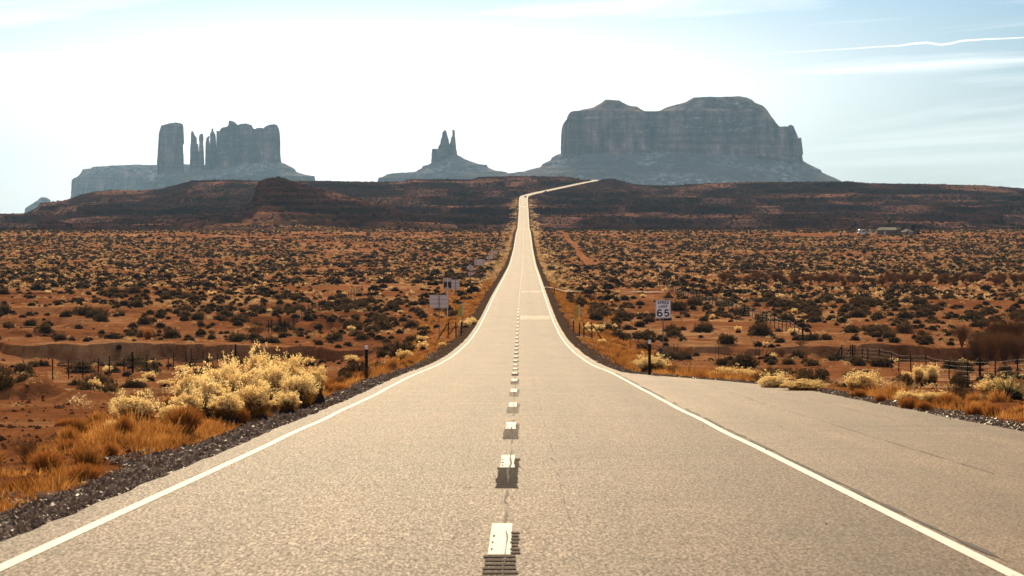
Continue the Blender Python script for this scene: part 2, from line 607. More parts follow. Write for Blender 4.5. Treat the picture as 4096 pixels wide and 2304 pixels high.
def rock_mat(name, c0, c1, snow, scale=1.0, hard=1.0):
    m, t, b = new_mat(name)
    geo = N(t, 'ShaderNodeNewGeometry')
    P = geo.outputs['Position']
    hz = N(t, 'ShaderNodeMapping')
    hz.inputs['Scale'].default_value = (0.0016 / scale, 0.0016 / scale, 0.055 / scale)
    L(t, P, hz.inputs[0])
    vt = N(t, 'ShaderNodeMapping')
    vt.inputs['Scale'].default_value = (0.03 / scale, 0.03 / scale, 0.004 / scale)
    L(t, P, vt.inputs[0])

    def noise(s, det, v):
        n = N(t, 'ShaderNodeTexNoise', Scale=s, Detail=det, Roughness=0.65)
        L(t, v, n.inputs['Vector'])
        return n.outputs['Fac']
    strata = noise(1.0, 6, hz.outputs[0])
    streak = noise(1.0, 6, vt.outputs[0])
    c = ramp(t, strata, [(0.3, c0), (0.7, c1)])
    c = mixc(t, 1.0, c, ramp(t, streak, [(0.32, 0.95 - 0.75 * hard), (0.5, 0.95), (0.66, 0.95 + 1.15 * hard)]), 'MULTIPLY')
    blk = N(t, 'ShaderNodeTexNoise', Scale=0.011, Detail=3.0, Roughness=0.55)
    L(t, P, blk.inputs['Vector'])
    c = mixc(t, 1.0, c, ramp(t, blk.outputs['Fac'], [(0.35, 1 - 0.4 * hard), (0.52, 1.0), (0.66, 1 + 0.6 * hard)]), 'MULTIPLY')
    pat = N(t, 'ShaderNodeMapping')
    pat.inputs['Scale'].default_value = (0.0045, 0.0045, 0.012)
    L(t, P, pat.inputs[0])
    big = noise(1.0, 3, pat.outputs[0])
    spk = N(t, 'ShaderNodeTexNoise', Scale=0.05, Detail=5.0, Roughness=0.75)
    L(t, P, spk.inputs['Vector'])
    nz = N(t, 'ShaderNodeSeparateXYZ')
    L(t, geo.outputs['True Normal'], nz.inputs[0])
    flat = ramp(t, nz.outputs[2], [(0.28, 0.0), (0.5, 1.0)])
    sn = math_node(t, 'MULTIPLY', ramp(t, big, [(0.44, 0.0), (0.62, 1.0)]), ramp(t, spk.outputs['Fac'], [(0.47, 0.0), (0.60, 1.0)]))
    sn = math_node(t, 'MULTIPLY', math_node(t, 'MULTIPLY', sn, flat), snow)
    c = mixc(t, sn, c, (0.80, 0.82, 0.84))
    L(t, c, b.inputs['Base Color'])
    b.inputs['Roughness'].default_value = 1.0
    b.inputs['Specular IOR Level'].default_value = 0.0
    bump = N(t, 'ShaderNodeBump', Strength=0.8, Distance=6.0)
    L(t, math_node(t, 'ADD', streak, strata), bump.inputs['Height'])
    L(t, bump.outputs[0], b.inputs['Normal'])
    return m


M = {}
M['soil'] = ground_mat()
M['hill'] = hill_mat()
M['asphalt'] = asphalt_mat('worn_asphalt', (0.058, 0.031, 0.017), (0.086, 0.047, 0.026), 0.725)
M['pull_out'] = asphalt_mat('smoother_side_asphalt', (0.100, 0.060, 0.031), (0.135, 0.084, 0.045), 0.70, 48)
M['patch'] = asphalt_mat('pale_asphalt_patch', (0.13, 0.090, 0.058), (0.19, 0.14, 0.092), 0.70)
M['paint'], _t, _b = new_mat('worn_white_road_paint')
_g = N(_t, 'ShaderNodeNewGeometry')
_m = N(_t, 'ShaderNodeMapping')
_m.inputs['Scale'].default_value = (1.0, 0.25, 1.0)
L(_t, _g.outputs['Position'], _m.inputs[0])
_n = N(_t, 'ShaderNodeTexNoise', Scale=24.0, Detail=6.0, Roughness=0.75)
L(_t, _m.outputs[0], _n.inputs['Vector'])
L(_t, ramp(_t, _n.outputs['Fac'], [(0.30, (0.10, 0.065, 0.04)), (0.40, (0.60, 0.52, 0.40)), (0.60, (0.74, 0.66, 0.54))]), _b.inputs['Base Color'])
_b.inputs['Roughness'].default_value = 0.82
M['groove_shade'] = simple('groove_dirt_and_shade', (0.050, 0.035, 0.027), 0.95, var=0.3, scale=20, spec=0.05)
M['tar'] = simple('dark_tar_seam', (0.030, 0.025, 0.022), 0.85, var=0.2, scale=8, spec=0.1)
M['gravel'] = simple('dark_gravel_bed', (0.075, 0.047, 0.030), 1.0, var=0.6, scale=14, spec=0.0)
M['stone'], _t, _b = new_mat('grey_gravel_stone')
L(_t, ramp(_t, N(_t, 'ShaderNodeNewGeometry').outputs['Random Per Island'], [(0.0, (0.07, 0.038, 0.019)), (0.75, (0.22, 0.13, 0.070)), (1.0, (0.50, 0.34, 0.21))]), _b.inputs['Base Color'])
_b.inputs['Roughness'].default_value = 0.55
_b.inputs['Specular IOR Level'].default_value = 0.15
M['rubble'] = leaf_mat('red_stone', (0.06, 0.025, 0.014), (0.22, 0.10, 0.05), 0.0)
M['dirt'] = simple('pale_dirt_track', (0.31, 0.125, 0.052), 1.0, var=0.5, scale=0.15, spec=0.0)
M['rock'] = rock_mat('red_sandstone', (0.055, 0.032, 0.026), (0.20, 0.125, 0.10), 0.3)
M['talus'] = rock_mat('snow_dusted_hazy_talus', (0.115, 0.096, 0.090), (0.150, 0.127, 0.118), 0.38, 1.0, 0.25)  # paler than the cliffs: snow dust plus foot haze put into the colour
M['alu'] = simple('weathered_aluminium', (0.62, 0.48, 0.40), 0.6, 0.25, var=0.12, scale=5)
M['rail'] = simple('bright_steel_rail', (0.72, 0.70, 0.68), 0.4, 0.5, var=0.1)
M['post'] = simple('grey_steel_post', (0.16, 0.14, 0.14), 0.6, 0.4, var=0.2)
M['dark_post'] = simple('dark_weathered_post', (0.020, 0.014, 0.011), 0.95, 0.0, var=0.3, spec=0.05)
M['wire'] = simple('galvanised_wire', (0.20, 0.17, 0.15), 0.6, 0.3, var=0.1)
M['white_sign'] = simple('white_sign_sheeting', (0.90, 0.86, 0.82), 0.5, var=0.05)
M['black'] = simple('black_sign_ink', (0.012, 0.012, 0.015), 0.6, var=0.1)
M['yellow'] = simple('yellow_paint', (0.80, 0.42, 0.03), 0.5, var=0.12)
M['orange'] = simple('orange_plastic', (0.75, 0.16, 0.03), 0.5, var=0.1)
M['dark_panel'] = simple('dark_solar_panel', (0.012, 0.012, 0.018), 0.3, var=0.2)
M['buff'] = simple('buff_painted_metal', (0.55, 0.40, 0.28), 0.6, var=0.1)


def stripe_mat(name, sgn):
    m, t, b = new_mat(name)
    tcn = N(t, 'ShaderNodeTexCoord')
    s = N(t, 'ShaderNodeSeparateXYZ')
    L(t, tcn.outputs['Object'], s.inputs[0])
    v = math_node(t, 'ADD', s.outputs[2], math_node(t, 'MULTIPLY', s.outputs[0], sgn))
    v = math_node(t, 'FRACT', math_node(t, 'DIVIDE', v, 0.215))
    f = math_node(t, 'GREATER_THAN', v, 0.5)
    L(t, mixc(t, f, (1.0, 0.62, 0.0), (0.008, 0.013, 0.014)), b.inputs['Base Color'])
    b.inputs['Roughness'].default_value = 0.5
    return m


M['stripe_l'] = stripe_mat('yellow_black_stripes_falling_right', 1.0)
M['stripe_r'] = stripe_mat('yellow_black_stripes_falling_left', -1.0)
M['sage'] = leaf_mat('dark_sage_leaves', (0.040, 0.029, 0.022), (0.150, 0.104, 0.058), 0.38, (1.0, 0.85, 0.6))
M['sage_core'] = simple('dark_woody_core', (0.022, 0.016, 0.014), 0.95, var=0.3, spec=0.05)
M['twig'] = leaf_mat('brown_twigs', (0.10, 0.050, 0.028), (0.22, 0.115, 0.055), 0.15, (1.0, 0.8, 0.5))
M['rabbit_leaf'] = leaf_mat('olive_stems_and_leaves', (0.14, 0.070, 0.024), (0.36, 0.20, 0.065), 0.45, (1.0, 0.85, 0.5))
M['rabbit_flower'] = leaf_mat('pale_seed_heads', (0.76, 0.53, 0.21), (0.98, 0.83, 0.48), 0.62, (1.0, 0.95, 0.80))
M['grass'] = leaf_mat('dry_golden_grass', (0.24, 0.095, 0.026), (0.66, 0.36, 0.12), 0.45, (1.0, 0.85, 0.6), 0.9)
M['pale_grass'] = leaf_mat('pale_dry_grass', (0.34, 0.21, 0.105), (0.74, 0.57, 0.33), 0.5, (1.0, 0.92, 0.76), 0.12)
M['rust_bush'] = leaf_mat('rust_brown_dead_stems', (0.26, 0.10, 0.030), (0.46, 0.21, 0.065), 0.45, (1.0, 0.85, 0.6))
M['yucca'] = leaf_mat('yucca_blades', (0.10, 0.085, 0.035), (0.36, 0.28, 0.13), 0.35, (1.0, 0.95, 0.7))


# ------------------------------------------------------------------ the ground sheets
def sheet(name, rows, half, cols, mat, label):
    rows = np.asarray(rows)
    a = np.linspace(-1, 1, cols)
    X = a[None, :] * half(rows)[:, None]
    Y = np.repeat(rows[:, None], cols, 1)
    Z = ground_z(X, Y)
    V = np.stack([X, Y, Z], -1).reshape(-1, 3)
    i = np.arange((len(rows) - 1) * cols).reshape(len(rows) - 1, cols)[:, :-1].ravel()
    Fq = np.stack([i, i + 1, i + cols + 1, i + cols], 1)
    o = link_mesh(name, np_mesh(name, V, Fq, mats=[mat], smooth=True))
    return props(o, label, None, None, 'structure')


rows_a = np.arange(-66, 10, 2.0)
rows_b = [10.0]
while rows_b[-1] < 1452:
    y = rows_b[-1]
    st = max(0.16, 0.0055 * y)
    if 222 < y < 252: st = 0.35
    if 400 < y < 420: st = 0.8
    rows_b.append(y + st)
rows_b[-1] = 1452.0
half = lambda y: 0.30 * (np.maximum(y, -40) + 62)
sheet('ground', np.concatenate([rows_a, rows_b]), half, 620, M['soil'], 'red desert plain with bare soil between the scrub on both sides of the road')
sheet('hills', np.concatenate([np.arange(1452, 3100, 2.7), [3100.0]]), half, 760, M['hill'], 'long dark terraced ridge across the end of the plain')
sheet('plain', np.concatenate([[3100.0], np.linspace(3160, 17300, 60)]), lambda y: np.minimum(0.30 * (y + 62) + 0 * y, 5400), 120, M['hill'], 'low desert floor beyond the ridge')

# ------------------------------------------------------------------ the road
i0 = np.arange(len(ROWS))


def ribbon(name, ys, ul, ur, lift, mat, parent=None, smooth=True):
    """strip lying on the road between lateral offsets ul(y), ur(y)"""
    ys = np.asarray(ys, float)
    ul = ul(ys) if callable(ul) else np.full(len(ys), ul)
    ur = ur(ys) if callable(ur) else np.full(len(ys), ur)
    z = zr(ys) + lift
    A = np.stack([xr(ys) + ul * sr(ys), ys, z], 1)
    B = np.stack([xr(ys) + ur * sr(ys), ys, z], 1)
    V = np.concatenate([A, B])
    n = len(ys)
    i = np.arange(n - 1)
    Fq = np.stack([i, i + n, i + n + 1, i + 1], 1)
    return link_mesh(name, np_mesh(name, V, Fq, mats=[mat], smooth=smooth), parent)


def rows_between(a, b):
    return np.unique(np.concatenate([[a], ROWS[(ROWS > a) & (ROWS < b)], [b]]))


def road_mesh():
    ys = ROWS
    jit = 0.035 * vnoise(ys / 0.9, ys * 0, 101) + 0.03 * vnoise(ys / 4, ys * 0, 102)
    jit2 = 0.035 * vnoise(ys / 0.8, ys * 0, 103) + 0.03 * vnoise(ys / 5, ys * 0, 104)
    us = [-EL + jit, -3.0 + 0 * ys, 0 * ys, 3.0 + 0 * ys, 3.78 + 0 * ys, ER(ys) + jit2]
    cols = [np.stack([xr(ys) + us[0] * sr(ys), ys, zr(ys) - 0.2], 1)]
    for u in us: cols.append(np.stack([xr(ys) + u * sr(ys), ys, zr(ys)], 1))
    cols.append(np.stack([xr(ys) + us[-1] * sr(ys), ys, zr(ys) - 0.2], 1))
    n, k = len(ys), len(cols)
    V = np.stack(cols, 1).reshape(-1, 3)
    i = np.arange((n - 1) * k).reshape(n - 1, k)[:, :-1].ravel()
    return np_mesh('road', V, np.stack([i, i + 1, i + k + 1, i + k], 1), mats=[M['asphalt'], M['pull_out']], smooth=False, matidx=np.tile(np.array([0, 0, 0, 0, 0, 1, 1]), n - 1))


road = props(link_mesh('road', road_mesh()), 'two-lane asphalt highway running straight to the ridge', None, None, 'structure')
ln = rows_between(-60, 3060)
wob = lambda s: (lambda y: s + 0.018 * vnoise(y / 6.0, y * 0 + 3, 111))
ribbon('edge_line', ln, wob(-3.72), wob(-3.60), 0.004, M['paint'], road)
ribbon('edge_line', ln, wob(3.60), wob(3.72), 0.004, M['paint'], road)
k = 0
y = 19.2
while y < 900 and k < 74:
    wd = 0.09 if y < 300 else 0.06
    ribbon('lane_dash', rows_between(y, y + 3.1), -wd, wd, 0.004, M['paint'], road)
    k += 1
    y += 12.19  # tan shingles with slight random variation
# the rest of the centre line, too small to part
V, Fq = [], []
while y < 2900:
    ys = rows_between(y, y + 3.1)
    for a in range(len(ys) - 1):
        n = len(V)
        for yy, u in ((ys[a], -.055), (ys[a], .055), (ys[a + 1], .055), (ys[a + 1], -.055)):
            V.append((float(xr(yy) + u * sr(yy)), yy, float(zr(yy)) + 0.004))
        Fq.append((n, n + 1, n + 2, n + 3))
    y += 12.19
props(link_mesh('lane_dashes', np_mesh('lane_dashes', np.array(V), Fq, mats=[M['paint']]), road), kind='stuff')
# flat dark strips painting the shade of dirt-filled rumble grooves at each dash
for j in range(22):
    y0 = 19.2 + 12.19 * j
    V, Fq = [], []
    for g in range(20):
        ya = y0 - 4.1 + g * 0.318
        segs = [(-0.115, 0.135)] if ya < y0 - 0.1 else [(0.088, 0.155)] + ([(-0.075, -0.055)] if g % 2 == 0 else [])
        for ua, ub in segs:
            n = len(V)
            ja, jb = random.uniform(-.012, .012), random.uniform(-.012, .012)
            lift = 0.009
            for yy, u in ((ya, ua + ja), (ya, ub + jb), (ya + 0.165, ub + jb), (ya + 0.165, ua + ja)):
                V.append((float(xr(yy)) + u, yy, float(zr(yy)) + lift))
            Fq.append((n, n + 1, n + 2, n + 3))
    link_mesh('rumble_groove_shade', np_mesh('rumble_groove_shade', np.array(V), Fq, mats=[M['groove_shade']]), road)


def seam(name, a, b, u0, wmax, seed, parent, gap=0.1):
    ys = np.arange(a, b, 0.12 if b < 100 else 0.5)
    c = u0 + 0.016 * fbm(ys / 1.6, ys * 0, seed, 3)
    wd = wmax * np.clip(vnoise(ys / 1.1, ys * 0 + 5, seed + 5) + 0.55 - gap, 0.0, 1)
    z = zr(ys) + 0.0065
    V = np.concatenate([np.stack([xr(ys) + c - wd, ys, z], 1), np.stack([xr(ys) + c + wd, ys, z], 1)])
    n = len(ys); i = np.arange(n - 1)
    keep = (wd[:-1] > 1e-4) | (wd[1:] > 1e-4)
    Fq = np.stack([i, i + n, i + n + 1, i + 1], 1)[keep]
    return link_mesh(name, np_mesh(name, V, Fq, mats=[M['tar']]), parent)


seam('tar_seam', 16, 95, 0.03, 0.014, 201, road)
seam('tar_seam', 16, 260, 0.62, 0.005, 221, road, 0.2)
seam('tar_seam', 30, 80, 5.9, 0.007, 261, road, 0.1)
seam('tar_seam', 24, 70, 7.4, 0.006, 281, road, 0.2)
seam('tar_seam', 14, 93, 3.80, 0.032, 241, road, -0.25)
ribbon('asphalt_patch', rows_between(262, 275), 0.25, 3.5, 0.0032, M['patch'], road)
ribbon('asphalt_patch', rows_between(384, 393), 0.2, 3.5, 0.0032, M['patch'], road)
ribbon('asphalt_patch', rows_between(2155, 2168), -3.5, 3.5, 0.0032, M['patch'], road)


def shoulder(sign):
    ys = rows_between(8, 1500)
    e = EL if sign < 0 else ER(ys)
    wdt = 1.08 + 0.28 * vnoise(ys / 1.3, ys * 0, 301 + sign) + 0.3 * vnoise(ys / 7, ys * 0, 305 + sign)
    if sign > 0: wdt = wdt * np.where(ys < 95, 0.75, 1.0)
    cols = []
    for q in np.linspace(-0.05, 1, 7):
        u = sign * (e + wdt * q)
        x = xr(ys) + u * sr(ys)
        lift = (0.020 + 0.0004 * ys) * (1 - max(0, q - 0.8) * 4.9)
        cols.append(np.stack([x, ys, ground_z(x, ys) + lift + 0.012 * vnoise(x * 9, ys * 9, 307)], 1))
    n, kk = len(ys), len(cols)
    V = np.stack(cols, 1).reshape(-1, 3)
    i = np.arange((n - 1) * kk).reshape(n - 1, kk)[:, :-1].ravel()
    o = link_mesh('shoulder', np_mesh('shoulder', V, np.stack([i, i + 1, i + kk + 1, i + kk], 1), mats=[M['gravel']]))
    props(o, 'dark gravel shoulder along the ' + ('left' if sign < 0 else 'right') + ' edge of the road', None, None, 'structure')


shoulder(-1)
shoulder(1)


def stones(name, pts, size, mat, label, seed):
    r = np.random.default_rng(seed)
    n = len(pts)
    t = np.array([(1, 0, 0), (-1, 0, 0), (0, 1, 0), (0, -1, 0), (0, 0, 1), (0, 0, -1)], float)
    fc = np.array([(0, 2, 4), (2, 1, 4), (1, 3, 4), (3, 0, 4), (2, 0, 5), (1, 2, 5), (3, 1, 5), (0, 3, 5)])
    A = t[None] * (size[:, None, None] * r.uniform(0.55, 1.2, (n, 6, 1))) + r.normal(0, .18, (n, 6, 3)) * size[:, None, None]
    A[:, :, 2] *= 0.75
    an = r.uniform(0, 6.28, n)
    ca, sa = np.cos(an)[:, None], np.sin(an)[:, None]
    X = A[:, :, 0] * ca - A[:, :, 1] * sa
    Y = A[:, :, 0] * sa + A[:, :, 1] * ca
    V = np.stack([X, Y, A[:, :, 2]], -1) + pts[:, None, :]
    Ft = fc[None] + (np.arange(n) * 6)[:, None, None]
    o = link_mesh(name, np_mesh(name, V.reshape(-1, 3), None, Ft.reshape(-1, 3), mats=[mat]))
    return props(o, label, None, None, 'stuff')


def shoulder_pts(n, sign, y0, y1, w, seed):
    r = np.random.default_rng(seed)
    ys = y0 * np.exp(r.uniform(0, 1, n) * math.log(y1 / y0))
    e = EL if sign < 0 else ER(ys)
    u = sign * (e + 0.02 + r.beta(1.1, 1.5, n) * w * (1 + .3 * vnoise(ys / 2.0, ys * 0, seed)))
    x = xr(ys) + u
    return np.stack([x, ys, ground_z(x, ys) + 0.035], 1), np.clip(r.lognormal(-4.0, 0.48, n), .007, .06) * (1 + ys / 150)


for sg, nm, cnt, ww in ((-1, 'left', 46000, 1.38), (1, 'right', 26000, 1.2)):
    p, s_ = shoulder_pts(cnt, sg, 14, 190, ww, 401 + sg)
    stones('gravel', p, s_, M['stone'], 'loose dark gravel on the %s shoulder of the road' % nm, 411 + sg)
# stones and clods on the bare red soil
n = 9000
yy = 22 * np.exp(rng.uniform(0, 1, n) * math.log(420 / 22))
xx = rng.uniform(-1, 1, n) * 0.24 * (yy + 12)
ok = outside(xx, yy) > 1.8
xx, yy = xx[ok], yy[ok]
stones('rubble', np.stack([xx, yy, ground_z(xx, yy) + .01], 1), np.clip(rng.lognormal(-3.4, .6, len(xx)), .012, .11) * (1 + yy / 250), M['rubble'], 'scattered red stones on the bare soil beside the road', 431)


yy = 22 * np.exp(rng.uniform(0, 1, 16) * math.log(95 / 18))
uu = rng.uniform(-3.9, 1, 16) + (ER(yy) + 3.5) * rng.random(16)
stones('pebbles', np.stack([xr(yy) + np.minimum(uu, ER(yy) - .1), yy, zr(yy) + .008], 1), rng.uniform(.008, .02, 16), M['rubble'], 'few loose pebbles lying on the asphalt near the camera', 441)


# side tracks: (pixel, depth) centre lines
def track(name, pts, width, mat, label, lift=0.05):
    P = np.array(pts, float)
    q = np.linspace(0, len(P) - 1, len(P) * 14)
    x = np.interp(q, np.arange(len(P)), P[:, 0]); y = np.interp(q, np.arange(len(P)), P[:, 1])
    tx, ty = np.gradient(x), np.gradient(y)
    l = np.hypot(tx, ty); nx, ny = -ty / l, tx / l
    wv = width / 2 * (1 + 0.25 * vnoise(q * 1.7, q * 0, 512))
    cols = []
    for s_ in np.linspace(-1, 1, 7):
        X, Y = x + nx * wv * s_, y + ny * wv * s_
        cols.append(np.stack([X, Y, ground_z(X, Y) + lift + 0.0006 * Y], 1))
    nn, kk = len(x), 7
    i = np.arange((nn - 1) * kk).reshape(nn - 1, kk)[:, :-1].ravel()
    o = link_mesh(name, np_mesh(name, np.stack(cols, 1).reshape(-1, 3), np.stack([i, i + 1, i + kk + 1, i + kk], 1), mats=[mat], smooth=True))
    return props(o, label, None, None, 'structure')


track('side_road', [(5.9, 411), (9, 412), (13, 413.5), (18, 417), (24, 424)], 5.5, M['patch'], 'short pale paved side road turning off to the right')
track('dirt_track', [(PX(2400, 660), 660), (PX(2372, 740), 740), (PX(2345, 815), 815), (PX(2322, 900), 900), (PX(2312, 1000), 1000), (PX(2296, 1100), 1100), (PX(2268, 1200), 1200), (PX(2262, 1310), 1310), (PX(2240, 1420), 1420)], 2.6, M['dirt'], 'pale dirt track winding through the scrub right of the road')
track('dirt_track', [(PX(2020, 1195), 1195), (PX(1900, 1215), 1215), (PX(1700, 1235), 1235), (PX(1400, 1240), 1240), (PX(800, 1250), 1250)], 9, M['dirt'], 'pale dirt track running level to the left across the plain')
exec_after = []


# ------------------------------------------------------------------ buttes and mesas
def slices_loft(sl, D, depth, n=56, sup=3.2, seed=0, rough=0.05, sub=10):
    """sl: (py, px left, px right) from top to bottom; returns verts, quads, tris of a closed rock tower"""
    sl = sorted(sl)
    py = np.array([s[0] for s in sl], float)
    q = np.unique(np.concatenate([py, np.linspace(py[0], py[-1], sub * len(sl))]))
    xl = np.interp(q, py, [s[1] for s in sl]); xrr = np.interp(q, py, [s[2] for s in sl])
    th = np.linspace(0, 2 * math.pi, n, endpoint=False)
    ex = np.sign(np.cos(th)) * np.abs(np.cos(th)) ** (2 / sup)
    ey = np.sign(np.sin(th)) * np.abs(np.sin(th)) ** (2 / sup)
    V = []
    wref = (xrr[-1] - xl[-1]) / 2 * D / F0
    for i, p in enumerate(q):
        c = PX((xl[i] + xrr[i]) / 2, D); hw = (xrr[i] - xl[i]) / 2 * D / F0
        hy = hw * depth if depth < 10 else depth * (0.35 + 0.65 * hw / wref)
        fl = 1 + rough * fbm(th * 3.4 + seed, np.full(n, p / 40.0), seed, 3) * np.abs(np.sin(th)) ** 0.5
        fl = fl + rough * 0.35 * vnoise(np.full(n, p / 2.3), th * 2, seed + 3) * np.abs(np.sin(th)) ** .5
        V.append(np.stack([c + ex * hw * (0.5 + 0.5 * fl), D + ey * hy * fl, np.full(n, PZ(p, D))], 1))
    V = np.concatenate(V)
    m = len(q)
    a = np.arange(n); b = (a + 1) % n
    Fq = np.concatenate([np.stack([i * n + a, i * n + b, (i + 1) * n + b, (i + 1) * n + a], 1) for i in range(m - 1)])
    top = len(V)
    V = np.concatenate([V, [V[:n].mean(0) + np.array([0, 0, 1.0])]])
    Ft = np.stack([np.full(n, top), b, a], 1)
    return V, Fq, Ft


def rock_piece(name, parent, mat, D, sl, depth, **kw):
    V, Fq, Ft = slices_loft(sl, D, depth, **kw)
    V = V - np.array(parent.location)
    return link_mesh(name, np_mesh(name, V, Fq, Ft, mats=[mat], smooth=False), parent)


def plan_ring(n, sup):
    th = np.linspace(0, 2 * math.pi, n, endpoint=False)
    # even spacing along the superellipse
    ex = np.sign(np.cos(th)) * np.abs(np.cos(th)) ** (2 / sup)
    ey = np.sign(np.sin(th)) * np.abs(np.sin(th)) ** (2 / sup)
    fine = np.linspace(0, 2 * math.pi, 4000)
    fx = np.sign(np.cos(fine)) * np.abs(np.cos(fine)) ** (2 / sup); fy = np.sign(np.sin(fine)) * np.abs(np.sin(fine)) ** (2 / sup)
    return fine, fx, fy


def cliff_block(name, parent, mat, D, pl, pr, hy, T, rim, foot, sup=5.0, n=420, seed=0, flute=9.0, batter=8.0, rings=26, inner=(0.97, 0.9, 0.8, 0.66, 0.5, 0.3, 0.12, 0.0)):
    """steep-walled block: skyline T, rim and foot are (px, py) tables"""
    Tx, Ty = zip(*T); Rx, Ry = zip(*rim); Fx, Fy = zip(*foot)
    cx = PX((pl + pr) / 2, D); hx = (pr - pl) / 2 * D / F0
    fine, fx, fy = plan_ring(n, sup)
    ds = np.concatenate([[0], np.cumsum(np.hypot(np.diff(fx * hx), np.diff(fy * hy)))])
    s = np.linspace(0, ds[-1], n, endpoint=False)
    ex = np.interp(s, ds, fx); ey = np.interp(s, ds, fy)
    nx, ny = ex ** 3 / hx, ey ** 3 / hy
    ln_ = np.hypot(nx, ny); nx, ny = nx / ln_, ny / ln_
    s_c = s
    V = []

    def px_of(x): return x / D * F0 + 2048
    big = fbm(s_c / 130.0, s_c * 0, seed, 4)
    for v in np.linspace(0, 1, rings):
        led = 6.0 * np.floor(v * 5 + 0.8 * big) / 5
        off = -batter * v - 2.5 * led + flute * big + flute * 0.5 * fbm(s_c / 46.0, np.full(n, v * 2.6), seed + 5, 4) + flute * 0.7 * np.clip(fbm(s_c / 80.0 + v * .9, np.full(n, v * 1.2), seed + 6, 2), 0, 1) + 1.6 * vnoise(s_c / 300.0, np.full(n, v * 14), seed + 7)
        off = off * (0.25 + 0.75 * np.abs(ny))
        x = cx + ex * hx + nx * off
        yv = D + ey * hy + ny * off
        p = px_of(x)
        zt = np.interp(p, Tx, Ty); zrm = np.maximum(np.interp(p, Rx, Ry), zt)
        zz = PZ(np.interp(p, Fx, Fy) * (1 - v) + zrm * v, D)
        V.append(np.stack([x, yv, zz], 1))
    last = V[-1]
    for kq, q in enumerate(inner):
        x = cx + (last[:, 0] - cx) * (0.996 - 0.002 * kq)
        yv = D + (last[:, 1] - D) * q
        p = px_of(x)
        tt = np.interp(p, Tx, Ty); zrm = np.maximum(np.interp(p, Rx, Ry), tt)
        m = sstep(1.0, inner[3], np.full(n, q))
        zz = PZ(zrm * (1 - m) + tt * m, D) + 1.2 * vnoise(x / 18, yv / 18, seed + 9)
        V.append(np.stack([x, yv, zz], 1))
    m = len(V)
    V = np.concatenate(V)
    a = np.arange(n); b = (a + 1) % n
    Fq = np.concatenate([np.stack([i * n + a, i * n + b, (i + 1) * n + b, (i + 1) * n + a], 1) for i in range(m - 1)])
    V = V - np.array(parent.location)
    return link_mesh(name, np_mesh(name, V, Fq, mats=[mat], smooth=False), parent)


def talus(name, parent, mat, D, pl, pr, hy, left, right, sup=3.0, n=360, seed=0, extra=1.0):
    """apron: left and right are skyline tables (px, py) going outward from the cliff foot"""
    cx = PX((pl + pr) / 2, D); hx = (pr - pl) / 2 * D / F0
    lx = np.array([abs(p[0] - pl) for p in left]) * D / F0; lz = np.array([PZ(p[1], D) for p in left])
    rx = np.array([abs(p[0] - pr) for p in right]) * D / F0; rz_ = np.array([PZ(p[1], D) for p in right])
    Lm, Rm = lx[-1], rx[-1]
    fine, fx, fy = plan_ring(n, sup)
    ds = np.concatenate([[0], np.cumsum(np.hypot(np.diff(fx * hx), np.diff(fy * hy)))])
    s = np.linspace(0, ds[-1], n, endpoint=False)
    ex = np.interp(s, ds, fx); ey = np.interp(s, ds, fy)
    th = np.arctan2(ey * hy, ex * hx)
    wl = sstep(0.9, -0.9, ex)                      # 1 on the left, 0 on the right
    nx, ny = np.sign(ex) * np.abs(ex) ** (sup - 1) / hx, np.sign(ey) * np.abs(ey) ** (sup - 1) / hy
    l = np.hypot(nx, ny); nx, ny = nx / l, ny / l
    qs = np.unique(np.concatenate([np.linspace(0, 1, 60)]))
    V = []
    # up to the axis (inside the cliff) first
    z0 = lz[0] * wl + rz_[0] * (1 - wl)
    V.append(np.stack([cx + ex * hx * .5, D + ey * hy * .5, z0 + 3], 1))
    rad = fbm(s / 90.0, s * 0 + 3, seed, 4)
    for q in qs:
        Lq = (Lm * wl + Rm * (1 - wl))
        dist = q * Lq * (1 + 0.10 * rad * np.abs(ey))
        z = np.interp(q * Lm, lx, lz) * wl + np.interp(q * Rm, rx, rz_) * (1 - wl)
        x = cx + ex * hx + nx * dist
        yv = D + ey * hy + ny * dist * extra
        gully = fbm(s / 45.0, np.full(n, q * 2.0), seed + 2, 4) * np.abs(ey) * 16 * (0.25 + q)
        z = z + gully * 0.55 + 2.0 * vnoise(x / 17.0, yv / 17.0, seed + 4) * np.abs(ey)
        V.append(np.stack([x, yv, z], 1))
    lastv = V[-1].copy()
    lastv[:, 0] = cx + (lastv[:, 0] - cx) * 1.02; lastv[:, 1] = D + (lastv[:, 1] - D) * 1.02
    lastv[:, 2] = -96
    V.append(lastv)
    m = len(V)
    V = np.concatenate(V)
    a = np.arange(n); b = (a + 1) % n
    Fq = np.concatenate([np.stack([i * n + b, i * n + a, (i + 1) * n + a, (i + 1) * n + b], 1) for i in range(m - 1)])
    V = V - np.array(parent.location)
    return link_mesh(name, np_mesh(name, V, Fq, mats=[mat], smooth=False), parent)


c3 = lambda pts: [(2000 + x / 1.84, 350 + y / 1.84) for x, y in pts]
